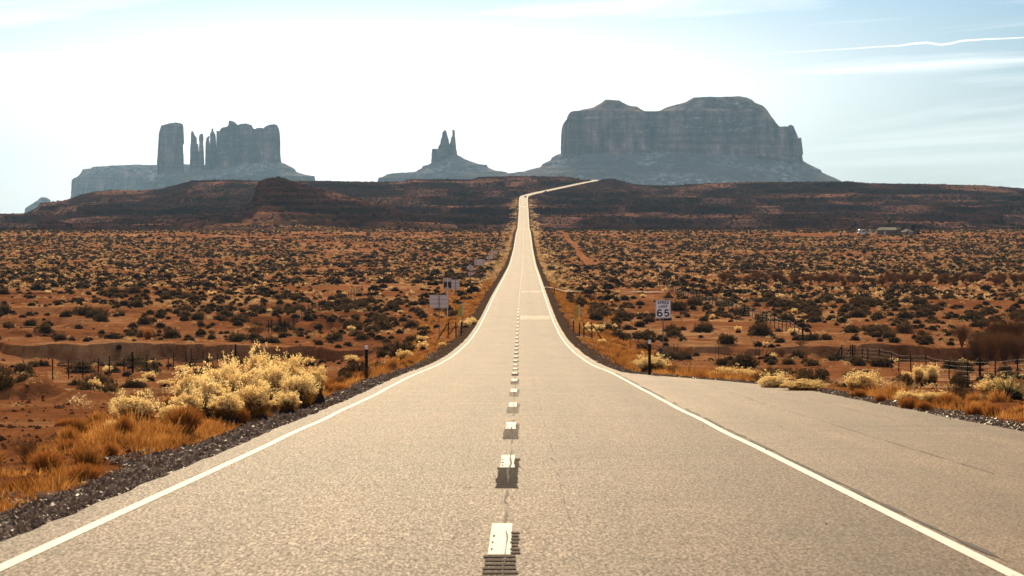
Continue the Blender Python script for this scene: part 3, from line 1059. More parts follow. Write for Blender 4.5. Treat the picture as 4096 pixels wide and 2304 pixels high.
# the great mesa right of the road
D1 = 9000.0
mesa = empty('mesa', (PX(2750, D1), D1, -90), 'huge flat-topped twin-humped mesa at the right with snow-streaked slopes below its cliff', 'mesa')
T1 = c3([(440, 500), (457, 300), (470, 262), (500, 232), (505, 195), (530, 186), (580, 183), (670, 165), (720, 140), (760, 109), (865, 112), (872, 122), (930, 152), (990, 158), (1000, 168),
         (1040, 190), (1100, 195), (1140, 190), (1200, 165), (1260, 145), (1340, 125), (1390, 95), (1450, 90), (1640, 88), (1720, 83), (1780, 97), (1815, 112), (1830, 130),
         (1890, 153), (1920, 180), (1940, 210), (1945, 250), (1960, 275), (1990, 308), (2040, 305), (2050, 318), (2075, 295), (2095, 300), (2110, 330), (2122, 350), (2140, 385),
         (2154, 395), (2160, 382), (2168, 382), (2172, 410), (2180, 450), (2190, 520)])
rim1 = c3([(440, 240), (505, 200), (700, 188), (1000, 200), (1400, 196), (1900, 212), (1945, 250), (2190, 320)])
foot1 = c3([(440, 540), (700, 528), (1000, 520), (1600, 525), (1900, 545), (2190, 570)])
cliff_block('cliff', mesa, M['rock'], D1, 2000 + 455 / 1.84, 2000 + 2183 / 1.84, 330, T1, rim1, foot1, sup=6, n=640, seed=11, flute=13, rings=30)
talus('talus_slope', mesa, M['talus'], D1, 2000 + 452 / 1.84, 2000 + 2184 / 1.84, 338,
      c3([(452, 490), (410, 500), (377, 520), (375, 536), (310, 565), (302, 585), (200, 610), (140, 632), (60, 634), (-40, 660), (-150, 720)]),
      c3([(2184, 516), (2210, 545), (2260, 575), (2340, 612), (2346, 630), (2420, 665), (2475, 690), (2560, 725), (2640, 760)]), seed=21, extra=1.35)

# the pair of spires in the middle
ck = lambda pts: [(1500 + x / 3.963, 500 + y / 3.963) for x, y in pts]
def cks(sl): return [(500 + y / 3.963, 1500 + a / 3.963, 1500 + b / 3.963) for y, a, b in sl]
D2 = 10000.0
king = empty('butte', (PX(1775, D2), D2, -90), 'slender butte with two pointed pinnacles above a wide cone, in the middle of the skyline', 'butte')
rock_piece('rock_base', king, M['rock'], D2, cks([(380, 918, 985), (384, 912, 1000), (396, 905, 1296), (470, 900, 1305), (600, 893, 1315), (680, 890, 1330)]), 0.75, seed=31, rough=.10)
rock_piece('pinnacle', king, M['rock'], D2, cks([(84, 1108, 1124), (100, 1085, 1130), (130, 1068, 1140), (190, 1062, 1155), (215, 1050, 1165), (250, 1040, 1172), (300, 1037, 1180), (330, 1015, 1183), (400, 990, 1187), (480, 985, 1190)]), 0.8, seed=32, n=40, rough=.09)
rock_piece('pinnacle', king, M['rock'], D2, cks([(83, 1226, 1264), (95, 1220, 1267), (104, 1229, 1267), (178, 1226, 1270), (188, 1212, 1272), (250, 1200, 1278), (300, 1184, 1283), (380, 1178, 1288), (480, 1170, 1302)]), 0.8, seed=33, n=40, rough=.09)
talus('talus_slope', king, M['talus'], D2, 1500 + 893 / 3.963, 1500 + 1312 / 3.963, 52,
      ck([(893, 600), (860, 620), (840, 635), (752, 655), (740, 690), (690, 710), (650, 740), (500, 760), (200, 778), (130, 820), (60, 835), (42, 895), (30, 960), (0, 1040)]),
      ck([(1312, 478), (1390, 520), (1430, 545), (1500, 570), (1650, 622), (1778, 633), (1783, 668), (1870, 710), (1920, 725), (2080, 745), (2110, 770), (2230, 775), (2400, 800), (2600, 860)]), sup=2.2, seed=34, n=300)

# the castle of towers on the left
ct = lambda pts: [(600 + x / 4.675, 470 + y / 4.675) for x, y in pts]
def cts(sl): return [(470 + y / 4.675, 600 + a / 4.675, 600 + b / 4.675) for y, a, b in sl]
D3 = 10500.0
castle = empty('butte', (PX(900, D3), D3, -90), 'row of sheer rock towers and thin spires beside a broad ragged block at the left', 'butte')
rock_piece('rock_tower', castle, M['rock'], D3, cts([(98, 470, 510), (104, 410, 560), (112, 380, 590), (130, 320, 620), (155, 230, 624), (200, 216, 628), (300, 185, 632), (430, 175, 637), (470, 172, 642), (520, 168, 620), (600, 165, 622), (700, 158, 626), (800, 150, 628), (850, 146, 630), (910, 152, 632), (1000, 160, 640), (1080, 162, 660), (1180, 150, 680)]), 0.8, seed=41, n=90, rough=.07, sup=4)
rock_piece('rock_spire', castle, M['rock'], D3, cts([(262, 785, 812), (275, 777, 822), (340, 772, 845), (375, 772, 876), (400, 772, 882), (490, 770, 883), (498, 768, 906), (560, 762, 915), (700, 760, 918), (950, 750, 925), (1100, 745, 930)]), 0.9, seed=42, n=40, rough=.1)
rock_piece('rock_spire', castle, M['rock'], D3, cts([(308, 957, 998), (318, 944, 1002), (335, 932, 1003), (400, 922, 1008), (480, 930, 1000), (560, 926, 1008), (700, 918, 1015), (850, 914, 1020), (950, 910, 1026), (1100, 905, 1030)]), 0.9, seed=43, n=40, rough=.1)
rock_piece('rock_spire', castle, M['rock'], D3, cts([(352, 1100, 1124), (362, 1085, 1128), (380, 1066, 1122), (410, 1058, 1112), (450, 1050, 1118), (550, 1045, 1130), (700, 1045, 1160), (950, 1038, 1200), (1100, 1034, 1220)]), 0.9, seed=44, n=40, rough=.1)
rock_piece('rock_spire', castle, M['rock'], D3, cts([(213, 1165, 1202), (219, 1152, 1196), (235, 1158, 1190), (248, 1162, 1190), (290, 1140, 1213), (312, 1128, 1226), (370, 1134, 1236), (440, 1130, 1242), (700, 1125, 1250), (1100, 1110, 1270)]), 0.9, seed=45, n=40, rough=.09)
rock_piece('rock_spire', castle, M['rock'], D3, cts([(254, 1254, 1285), (262, 1252, 1288), (450, 1250, 1300), (950, 1245, 1330), (1100, 1240, 1340)]), 0.9, seed=46, n=36, rough=.08)
T3 = ct([(1250, 400), (1275, 275), (1330, 262), (1360, 210), (1400, 195), (1460, 185), (1500, 160), (1507, 150), (1510, 72), (1550, 70), (1580, 95), (1620, 135), (1690, 155), (1710, 130), (1800, 125), (1835, 125),
         (1880, 140), (1905, 200), (1930, 218), (2005, 228), (2030, 208), (2120, 203), (2145, 230), (2190, 185), (2260, 150), (2340, 137), (2365, 140), (2395, 200), (2418, 280), (2440, 500)])
cliff_block('rock_wall', castle, M['rock'], D3, 600 + 1268 / 4.675, 600 + 2440 / 4.675, 75, T3, T3, ct([(1250, 1060), (1800, 960), (2300, 900), (2470, 850)]), sup=5, n=420, seed=47, flute=9, batter=3, rings=34)
c1 = lambda pts: [(x / 1.84, 350 + y / 1.84) for x, y in pts]
talus('talus_slope', castle, M['talus'], D3, 600 + 150 / 4.675, 600 + 2462 / 4.675, 80,
      c1([(1166, 640), (1130, 672), (1080, 690), (1070, 718), (1060, 750), (1000, 800), (900, 860)]),
      c1([(2075, 553), (2100, 562), (2165, 597), (2182, 622), (2235, 640), (2300, 652), (2316, 653), (2318, 690), (2420, 740), (2500, 800)]), sup=4, seed=48, n=320, extra=2.0)

# paler mesa further back on the left, and a small butte at its foot
D4 = 13500.0
back_mesa = empty('mesa', (PX(560, D4), D4, -90), 'long pale blue mesa standing behind the thick rock tower at the far left', 'mesa')
T4 = c1([(580, 760), (584, 688), (592, 684), (640, 655), (662, 622), (668, 605), (735, 600), (742, 590), (880, 582), (1060, 574), (1160, 577), (1400, 571), (1600, 575), (1800, 590)])
rim4 = c1([(580, 690), (640, 668), (760, 662), (1100, 668), (1800, 672)])
cliff_block('cliff', back_mesa, M['rock'], D4, 581 / 1.84, 1800 / 1.84, 420, T4, rim4, c1([(560, 830), (1900, 830)]), sup=6, n=360, seed=51, flute=14, batter=3, rings=24)
D5 = 14500.0
small = empty('butte', (PX(155, D5), D5, -90), 'tiny pale dome-shaped butte low on the skyline at the far left edge', 'butte')
rock_piece('rock_dome', small, M['rock'], D5, [(350 + y / 1.84, a / 1.84, b / 1.84) for y, a, b in [(808, 306, 330), (812, 298, 346), (822, 288, 362), (829, 284, 371), (836, 272, 372), (855, 242, 374), (878, 206, 378), (890, 190, 380), (925, 187, 382), (980, 180, 390)]], 0.9, seed=52, n=48, rough=.06)

# ------------------------------------------------------------------ haze and contrail
hz = MB().box((0, 8600, 160), (11600, 17600, 520))
m = bpy.data.materials.new('thin_blue_haze')
m.use_nodes = True
t = m.node_tree
t.nodes.clear()
pv = N(t, 'ShaderNodeVolumePrincipled', Density=2.75e-5, Anisotropy=0.2)
pv.inputs['Color'].default_value = (0.40, 0.70, 1.0, 1)
ou = N(t, 'ShaderNodeOutputMaterial')
L(t, pv.outputs[0], ou.inputs['Volume'])
props(hz.build('haze', m), 'thin bluish haze filling the valley', None, None, 'stuff')

D6 = 42000.0
pts = [(2900, 222), (3100, 214), (3250, 205), (3400, 197), (3500, 190), (3590, 186), (3640, 178), (3700, 172), (3760, 180), (3800, 176), (3840, 166), (3930, 160), (4010, 157), (4096, 152), (4400, 140)]
mb = MB()
mb.tube([(PX(a, D6), D6 + 60 * math.sin(i), PZ(b, D6)) for i, (a, b) in enumerate(pts)], [2, 5, 7, 9, 12, 14, 18, 21, 18, 21, 18, 16, 14, 13, 13], 10)
ct_m = bpy.data.materials.new('white_condensation')
ct_m.use_nodes = True
_t = ct_m.node_tree
_t.nodes.clear()
_v = N(_t, 'ShaderNodeVolumePrincipled', Density=0.018, Anisotropy=0.6)
_v.inputs['Color'].default_value = (0.90, 0.96, 1.0, 1)
L(_t, _v.outputs[0], N(_t, 'ShaderNodeOutputMaterial').inputs['Volume'])
props(mb.build('contrail', ct_m, smooth=True), 'thin wavy white contrail high in the sky at the right', 'contrail')


# ------------------------------------------------------------------ plants
def cards(P, size, aspect, r, up=0.0):
    """one small leaf quad at every point"""
    n = len(P)
    a = r.normal(0, 1, (n, 3)); a[:, 2] = a[:, 2] * (1 - up) + up * 2.2 * np.abs(r.normal(0, 1, n) + 0.6)
    a /= np.linalg.norm(a, axis=1)[:, None]
    b = np.cross(a, r.normal(0, 1, (n, 3))); b /= np.linalg.norm(b, axis=1)[:, None] + 1e-9
    s = (size * r.uniform(0.6, 1.3, n))[:, None]
    a = a * s * 0.5; b = b * s * 0.5 * aspect
    V = np.stack([P - a - b, P + a - b * 0.5, P + a + b * 0.5, P - a + b], 1)
    i = np.arange(n * 4).reshape(n, 4)
    return V.reshape(-1, 3), i


def blades(P0, P1, wd, r):
    """thin tapered strips from P0 to P1"""
    n = len(P0)
    d = P1 - P0
    s = np.cross(d, r.normal(0, 1, (n, 3))); s[:, 2] *= 0.3
    s /= np.linalg.norm(s, axis=1)[:, None] + 1e-9
    s = s * (wd * np.ones(n))[:, None] * 0.5
    V = np.stack([P0 - s, P0 + s, P1 + s * 0.35, P1 - s * 0.35], 1)
    return V.reshape(-1, 3), np.arange(n * 4).reshape(n, 4)


def cat(parts):
    V, Fq, o = [], [], 0
    for v, f in parts:
        V.append(v); Fq.append(f + o); o += len(v)
    return np.concatenate(V), np.concatenate(Fq)


def dome_pts(n, r, lump=0.25, seed=0, zmin=0.0, shell=0.0):
    """points in a lumpy unit dome (radius 1, height 1)"""
    th = r.uniform(0, 2 * math.pi, n)
    zc = r.uniform(zmin, 1, n)
    ph = np.arcsin(zc)
    k = 1 + lump * vnoise(th * 1.3 + seed, ph * 2.2, seed) + lump * .6 * vnoise(th * 3.1, ph * 4, seed + 1)
    rad = (shell + (1 - shell) * r.uniform(0, 1, n) ** 0.4) * k
    return np.stack([np.cos(th) * np.cos(ph) * rad, np.sin(th) * np.cos(ph) * rad, np.sin(ph) * rad], 1)


def core_mesh(sx, sz, seed, k=0.72, nu=9, nv=5):
    V, Fq = [], []
    for j in range(nv):
        ph = j / (nv - 1) * math.pi / 2
        for i in range(nu):
            th = 2 * math.pi * i / nu
            q = k * (1 + 0.22 * float(vnoise(np.array([th * 1.3]), np.array([ph * 2.0]), seed)[0]))
            V.append((math.cos(th) * math.cos(ph) * sx * q, math.sin(th) * math.cos(ph) * sx * q, math.sin(ph) * sz * q - 0.03))
    for j in range(nv - 1):
        for i in range(nu):
            Fq.append((j * nu + i, j * nu + (i + 1) % nu, (j + 1) * nu + (i + 1) % nu, (j + 1) * nu + i))
    return np.array(V), np.array(Fq)


def sage_proto(seed, n, leaf):
    """sagebrush half a metre in radius: leafy shell, woody core"""
    r = np.random.default_rng(seed)
    P = dome_pts(n, r, 0.30, seed, 0.0, 0.55) * np.array([0.5, 0.5, 0.42])
    V1, F1 = cards(P, leaf, 0.45, r, 0.5)
    T = dome_pts(max(30, n // 8), r, 0.3, seed, 0.1, 0.9) * np.array([0.54, 0.54, 0.47])
    V2, F2 = blades(T * np.array([.55, .55, .45]), T * r.uniform(0.98, 1.13, (len(T), 1)), leaf * 0.22, r)
    Vl, Fl = cat([(V1, F1), (V2, F2)])
    return np_mesh('sage_foliage', Vl, Fl, mats=[M['sage']]), np_mesh('sage_core', *core_mesh(0.5, 0.40, seed), mats=[M['sage_core']])


def rabbit_proto(seed, puffs, per, psize, stems, head=0.030):
    """rabbitbrush: stems fanning from the base into pale seed heads, radius .5, height about .8"""
    r = np.random.default_rng(seed)
    nb = 15
    th = np.arange(nb) * 2.4 + r.uniform(0, .6, nb)
    rd = 0.34 * np.sqrt((np.arange(nb) + .4) / nb) * r.uniform(.85, 1.1, nb)
    ce = np.stack([np.cos(th) * rd, np.sin(th) * rd, (0.70 - 1.35 * rd ** 2 * 1.6) * r.uniform(.82, 1.06, nb)], 1)
    br = r.uniform(.07, .135, nb)
    wb = r.integers(0, nb, puffs)
    hd = r.normal(0, 1, (puffs, 3)); hd[:, 2] = np.abs(hd[:, 2]) * .9 + .1
    hd /= np.linalg.norm(hd, axis=1)[:, None]
    top = ce[wb] + hd * br[wb][:, None] * r.uniform(.75, 1.1, (puffs, 1))
    top[:, 2] = np.clip(top[:, 2], .34, None)
    Pf = (top[:, None, :] + r.normal(0, psize, (puffs, per, 3)) * np.array([1, 1, .7])).reshape(-1, 3)
    Vf, Ff = cards(Pf, head, 0.8, r)
    stray = r.random(puffs) < .5
    th2 = r.uniform(0, 6.283, puffs); z2 = r.uniform(.50, .98, puffs)
    st = np.stack([np.cos(th2) * .46 * np.sqrt(1 - z2 ** 2 * .9), np.sin(th2) * .46 * np.sqrt(1 - z2 ** 2 * .9), .12 + z2 * .68], 1) * r.uniform(.66, 1.22, (puffs, 1))
    Pf = np.where(np.repeat(stray, per)[:, None], (st[:, None, :] + r.normal(0, psize, (puffs, per, 3))).reshape(-1, 3), Pf)
    Vf, Ff = cards(Pf, head, 0.8, r)
    ws = r.integers(0, nb, stems)
    mid = ce[ws] + r.normal(0, .07, (stems, 3))
    base = mid * np.array([0.22, 0.22, 0.0]) + r.normal(0, .02, (stems, 3)) * np.array([1, 1, 0])
    Vs, Fs = blades(base, mid, 0.010, r)
    wl = r.integers(0, nb, stems * 5)
    lf = ce[wl] * r.uniform(.35, .98, (stems * 5, 1)) + r.normal(0, .055, (stems * 5, 3))
    lf[:, 2] = np.clip(lf[:, 2], .02, None)
    Vl, Fl = cards(lf, 0.055, 0.16, r, 0.7)
    return (np_mesh('rabbit_heads', Vf, Ff, mats=[M['rabbit_flower']]),
            np_mesh('rabbit_stems', *cat([(Vs, Fs), (Vl, Fl)]), mats=[M['rabbit_leaf']]),
            np_mesh('rabbit_core', *core_mesh(0.38, 0.50, seed, 0.85), mats=[M['sage_core']]))


def tussock_proto(seed, n, mat, hgt=0.6, spread=0.45, wd=0.012):
    r = np.random.default_rng(seed)
    th = r.uniform(0, 6.283, n); le = r.uniform(0.02, 1, n) ** 0.6
    h = hgt * r.uniform(0.45, 1.05, n)
    b = np.stack([np.cos(th) * .14 * le, np.sin(th) * .14 * le, 0 * th - .02], 1)
    tip = np.stack([np.cos(th) * (spread * le + r.normal(0, .05, n)), np.sin(th) * (spread * le + r.normal(0, .05, n)), h * np.sqrt(np.clip(1 - .55 * le ** 2, .1, 1))], 1)
    midp = b + (tip - b) * 0.55 + np.array([0, 0, 0.10]) * h[:, None]
    return np_mesh('tussock', *cat([blades(b, midp, wd, r), blades(midp, tip, wd * .8, r)]), mats=[mat])


def twig_proto(seed, n0, hgt, spread, mat, wd=0.02, depth=3, dense=3):
    """bare branching shrub"""
    r = np.random.default_rng(seed)
    parts = []
    P0 = r.normal(0, .05, (n0, 3)) * np.array([1, 1, 0])
    th = r.uniform(0, 6.283, n0)
    D = np.stack([np.cos(th) * spread * r.uniform(.2, 1, n0), np.sin(th) * spread * r.uniform(.2, 1, n0), r.uniform(.7, 1.2, n0)], 1)
    D /= np.linalg.norm(D, axis=1)[:, None]
    ln_ = hgt * 0.42
    for k in range(depth):
        P1 = P0 + D * (ln_ * r.uniform(.6, 1.15, len(P0)))[:, None]
        parts.append(blades(P0, P1, wd, r))
        if k < depth - 1:
            f = r.uniform(.45, 1, (len(P0), dense, 1))
            nP = (P0[:, None] + (P1 - P0)[:, None] * f).reshape(-1, 3)
            nD = (D[:, None] + r.normal(0, .38, (len(P0), dense, 3))).reshape(-1, 3)
            nD[:, 2] = np.abs(nD[:, 2])
            nD /= np.linalg.norm(nD, axis=1)[:, None]
            P0, D = nP, nD
            ln_ *= 0.72; wd *= 0.62
    return np_mesh('twigs', *cat(parts), mats=[mat])


def yucca_proto(seed, n):
    r = np.random.default_rng(seed)
    th = r.uniform(0, 6.283, n); el = np.arcsin(r.uniform(0.02, 0.98, n))
    d = np.stack([np.cos(th) * np.cos(el), np.sin(th) * np.cos(el), np.sin(el)], 1)
    return np_mesh('yucca_leaves', *blades(d * .05, d * r.uniform(.55, .8, (n, 1)), 0.035, r), mats=[M['yucca']])


PR = {
    'sage_n': [sage_proto(1000 + i, 2600, 0.055) for i in range(5)],
    'sage_m': [sage_proto(1100 + i, 620, 0.10) for i in range(6)],
    'rabbit_n': [rabbit_proto(1200 + i, 300, 18, 0.026, 620, 0.022) for i in range(5)],
    'rabbit_m': [rabbit_proto(1300 + i, 80, 12, 0.040, 160, 0.055) for i in range(4)],
    'rust': [tussock_proto(1400 + i, 1500, M['rust_bush'], 0.62, 0.46, 0.011) for i in range(4)],
    'gold': [tussock_proto(1450 + i, 500, M['grass'], 0.45, 0.26, 0.010) for i in range(4)],
    'brown': [twig_proto(1500 + i, 46, 1.0, 0.75, M['twig'], 0.014, 4, 3) for i in range(3)],
    'bare': [twig_proto(1550 + i, 16, 1.3, 0.85, M['twig'], 0.03, 4, 3) for i in range(3)],
    'tama': [twig_proto(1600 + i, 62, 3.6, 0.5, M['twig'], 0.06, 4, 3) for i in range(3)],
    'yucca': [yucca_proto(1650, 150)],
}


def plant(kind, name, loc, w_, h_, label, cat_, group=None, parts=('foliage',), k=None, rz=None):
    """top-level Empty with its parts; w_, h_ scale the unit plant"""
    pr = PR[kind]
    ms = pr[random.randrange(len(pr)) if k is None else k % len(pr)]
    o = empty(name, loc, label, cat_, group, random.uniform(0, 6.28) if rz is None else rz)
    o.scale = (w_, w_, h_)
    ms = ms if isinstance(ms, tuple) else (ms,)
    for me, pn in zip(ms, parts):
        link_mesh(pn, me, o)
    return o


def solo(kind, name, loc, w_, h_, label, cat_, group=None, k=None):
    pr = PR[kind]
    me = pr[random.randrange(len(pr)) if k is None else k % len(pr)]
    o = link_mesh(name, me)
    o.location = loc; o.rotation_euler = (0, 0, random.uniform(0, 6.28)); o.scale = (w_, w_, h_)
    return props(o, label, cat_, group)


RB = ('seed_heads', 'stems', 'woody_core')
SB = ('foliage', 'woody_core')


def rabbit(px, top, wpx, d, label, kind='rabbit_n', group='pale rabbitbrush beside the road'):
    x, y, z = at(px, d)
    w_ = wpx * d / F0 * 1.34
    h_ = max(0.25, PZ(top, d) - z)
    return plant(kind, 'rabbitbrush', (x, y, z - .02), w_, h_ / 0.84, label, 'shrub', group, RB)


HERO = 'pale rabbitbrush in the big clump left of the road'
for px, top, wp, d, lb in (
        (535, 1570, 168, 45, 'pale rabbitbrush standing apart at the near left end of the big clump'),
        (690, 1612, 120, 46, 'small rabbitbrush in the gap between the near bush and the big clump'),
        (452, 1690, 66, 43.5, 'tiny pale rabbitbrush at the left foot of the near bush'),
        (775, 1475, 150, 52, 'rounded rabbitbrush on the left shoulder of the big clump'),
        (872, 1448, 150, 54, 'tall pale rabbitbrush in the left middle of the big clump'),
        (745, 1560, 120, 49, 'low yellowish rabbitbrush at the left front of the big clump'),
        (975, 1470, 165, 54, 'broad rabbitbrush in the centre of the big clump'),
        (1010, 1530, 150, 51, 'dark-bellied rabbitbrush at the front centre of the big clump'),
        (1032, 1395, 100, 61, 'tallest rabbitbrush, its head rising above the big clump'),
        (900, 1570, 130, 49.5, 'thin leggy rabbitbrush at the front of the big clump'),
        (1140, 1418, 150, 60, 'rabbitbrush just right of the tallest head in the big clump'),
        (1190, 1490, 140, 57, 'rounded rabbitbrush on the right flank of the big clump'),
        (1262, 1460, 80, 60, 'small upright rabbitbrush at the right end of the big clump'),
        (1150, 1562, 96, 54, 'low rabbitbrush by the gravel at the right front of the big clump'),
        (915, 1434, 80, 63, 'small rabbitbrush peeping over the back of the big clump'),
        (1085, 1450, 130, 58, 'rabbitbrush filling the right middle of the big clump'),
        (840, 1505, 140, 51, 'dense rabbitbrush below the left middle of the big clump')):
    rabbit(px, top, wp, d, lb, group=HERO)
RG = 'pale rabbitbrush along the pull-out right of the road'
for px, top, wp, d, lb in (
        (3100, 1490, 125, 73, 'full pale rabbitbrush at the near edge of the pull-out'),
        (3215, 1516, 165, 70, 'wide low rabbitbrush spreading along the pull-out gravel'),
        (2607, 1419, 125, 100, 'pale rabbitbrush at the foot of the near delineator post'),
        (2945, 1466, 160, 86, 'rabbitbrush in the golden grass right of the speed limit sign'),
        (3640, 1560, 95, 58, 'pale rabbitbrush behind the rust tussocks at the pull-out edge'),
        (3735, 1562, 120, 58.5, 'broad flowering rabbitbrush behind the rust tussocks'),
        (3678, 1462, 44, 120, 'small rabbitbrush left of the pair against the wire fence'),
        (3732, 1458, 54, 119, 'round rabbitbrush right of the pair against the wire fence'),
        (3985, 1508, 150, 62, 'big yellow-topped rabbitbrush beside the yucca'),
        (3450, 1484, 130, 72, 'half-dead rabbitbrush with few heads behind the pull-out')):
    rabbit(px, top, wp, d, lb, group=RG)
MG = 'small pale rabbitbrush on the slopes beside the road'
for px, d, wp, hp, lb in (
        (1190, 76, 110, 60, 'rabbitbrush with a dark underside behind the big clump'), (1258, 70, 70, 50, 'rabbitbrush between the big clump and the delineator post'),
        (658, 140, 70, 34, 'pale rabbitbrush by the left wire fence'), (856, 130, 80, 46, 'wide pale rabbitbrush near the end post of the left wire fence'),
        (1690, 190, 52, 34, 'round pale rabbitbrush below the large sign back'), (1770, 178, 40, 24, 'small rabbitbrush at the foot of the large sign back'),
        (1860, 236, 60, 34, 'rabbitbrush behind the left striped marker'), (1885, 244, 60, 34, 'wide rabbitbrush right of the left striped marker'),
        (2360, 240, 70, 36, 'pale rabbitbrush cluster behind the right striped marker'), (2400, 250, 60, 34, 'yellow rabbitbrush right of the right striped marker'),
        (2440, 262, 60, 36, 'rabbitbrush on the bank beyond the right striped marker')):
    x, y, z = at(px, d)
    plant('rabbit_m', 'rabbitbrush', (x, y, z - .03), wp * d / F0, hp * d / F0 / .84, lb, 'shrub', MG, RB)
for i in range(46):                               # the same shrub scattered on the embankments and flats
    while True:
        d = random.uniform(95, 420); sgn = random.choice((-1, 1))
        x = float(xr(d)) + sgn * random.uniform(6.5, 15 + d * .09)
        if abs(x) < d * .2 + 1: break
    left = sgn < 0
    plant('rabbit_m', 'rabbitbrush', (x, d, gz(x, d) - .03), random.uniform(.7, 1.3), random.uniform(.5, .9),
          'small pale-topped rabbitbrush on the flat %s of the road' % ('left' if left else 'right'), 'shrub', 'scattered pale rabbitbrush %s of the road' % ('left' if left else 'right'), RB)

for px, d, wp, hp, lb in (
        (735, 44, 190, 118, 'rust-brown dead tussock in front of the big rabbitbrush clump'), (1245, 60, 90, 40, 'orange tussock by the gravel at the right end of the big clump'),
        (180, 33, 190, 105, 'yellowish tussock at the left edge beside the gravel'), (330, 31, 190, 90, 'orange grass tussock at the near left verge'),
        (3525, 60, 66, 44, 'small rust tussock with a dark side at the pull-out edge'), (3640, 55, 110, 60, 'rust tussock in front of the flowering bushes'),
        (3700, 54, 90, 52, 'second rust tussock in front of the flowering bushes'), (3435, 64, 90, 44, 'orange tussock on the gravel edge of the pull-out'),
        (3905, 51.5, 110, 56, 'rust tussock left of the yucca at the right edge'), (3975, 50.5, 100, 62, 'pale-topped rust tussock in front of the yucca'),
        (590, 250, 50, 44, 'round orange-brown shrub beyond the left wash')):
    x, y, z = at(px, d)
    solo('rust', 'dry_tussock', (x, y, z - .02), wp * d / F0, hp * d / F0 / .6, lb, 'shrub')
for px, d, wp, hp, lb in (
        (2700, 102, 110, 98, 'dark brown bush behind the foot of the speed limit post'), (2590, 108, 90, 80, 'twiggy bush behind the near delineator post'),
        (3240, 72, 100, 60, 'brown twiggy bush among the rabbitbrush at the pull-out'), (3040, 80, 110, 62, 'dark brown bush between two rabbitbrush by the pull-out'),
        (3850, 60, 150, 56, 'grey-brown twiggy bush left of the yucca'), (1025, 262, 110, 70, 'large tawny bush at the left end of the far wire fence'),
        (845, 262, 50, 50, 'tall tawny bush beyond the left wash'), (3130, 232, 60, 44, 'tawny bush at the near end post of the far right fence'),
        (3205, 236, 66, 30, 'low tawny bush on the lip of the right wash'), (3060, 150, 54, 46, 'round tawny bush in the right wash')):
    x, y, z = at(px, d)
    solo('brown', 'twiggy_bush', (x, y, z - .02), wp * d / F0 / 1.1, hp * d / F0 / 1.0, lb, 'shrub')
for px, d, hp, lb in ((3570, 250, 56, 'bare fan-shaped shrub on the flat beyond the right wash'), (3668, 250, 62, 'wider bare shrub right of the fan-shaped one'), (3715, 251, 40, 'small bare shrub beside the wider bare one')):
    x, y, z = at(px, d)
    solo('bare', 'bare_shrub', (x, y, z - .02), 1.25 * hp * d / F0 / 1.3, hp * d / F0 / 1.45, lb, 'shrub')
TG = 'tall brown tamarisk brush at the right edge'
for i, (px, d, hp) in enumerate(((3850, 236, 130), (3910, 232, 150), (3965, 229, 170), (4020, 226, 180), (4070, 224, 170), (4120, 222, 175), (3990, 240, 160), (4060, 240, 180))):
    x, y, z = at(px, d)
    solo('tama', 'tamarisk', (x, y, z - .05), hp * d / F0 / 4.2, hp * d / F0 / 4.0, 'tall bare brown tamarisk in the dense thicket at the right edge', 'shrub', TG)
BG = 'brown brush band across the right of the plain'
for i in range(110):
    px = random.uniform(2880, 4200)
    d = random.uniform(500, 560) - (px - 3000) * .02
    x, y, z = at(px, d)
    solo('tama', 'tamarisk', (x, y, z - .05), random.uniform(.5, .85), random.uniform(.32, .72), 'brown leafless brush in the dark band across the right of the plain', 'shrub', BG)
x, y, z = at(4035, 58)
yu = empty('yucca', (x, y, z + .1), 'spiky yucca with straight blades at the right edge', 'yucca')
yu.scale = (1.0, 1.0, .95)
link_mesh('blades', PR['yucca'][0], yu)
link_mesh('woody_core', PR['sage_n'][0][1], yu)


# ------------------------------------------------------------------ sagebrush on the flats
def scatter(n, d0, d1, seed, a=0.235):
    r = np.random.default_rng(seed)
    y = np.sqrt(r.uniform(d0 * d0, d1 * d1, n))
    x = r.uniform(-a, a, n) * (y + 14)
    o = outside(x, y)
    keep = o > np.where(y < 300, 4.5, 2.8)
    keep &= ~((x > 17) & (x < 25) & (y > 240) & (y < 430) & (r.uniform(0, 1, n) < .8))                       # worn track beside the right fence
    keep &= ~((np.abs(x - PX(3500, 1340)) < 45) & (np.abs(y - 1345) < 48))          # yard of the house
    keep &= ~((x > 4) & (x < 26) & (np.abs(y - 414) < 6))
    dens = 0.55 + 0.42 * fbm(x / 24.0, y / 70.0, 77, 3)
    keep &= r.uniform(0, 1, n) < np.clip(dens * 1.3, .15, 1)
    keep &= ~((y > 128) & (y < 243) & (np.abs(x) > 9) & (r.uniform(0, 1, n) < .72))
    band = (y > 375) & (y < 392) & (x < -6)
    keep &= ~(band & (r.uniform(0, 1, n) < .85))
    keep &= ~((y > 1290) & (y < 1400) & (r.uniform(0, 1, n) < .65))
    return x[keep], y[keep], r


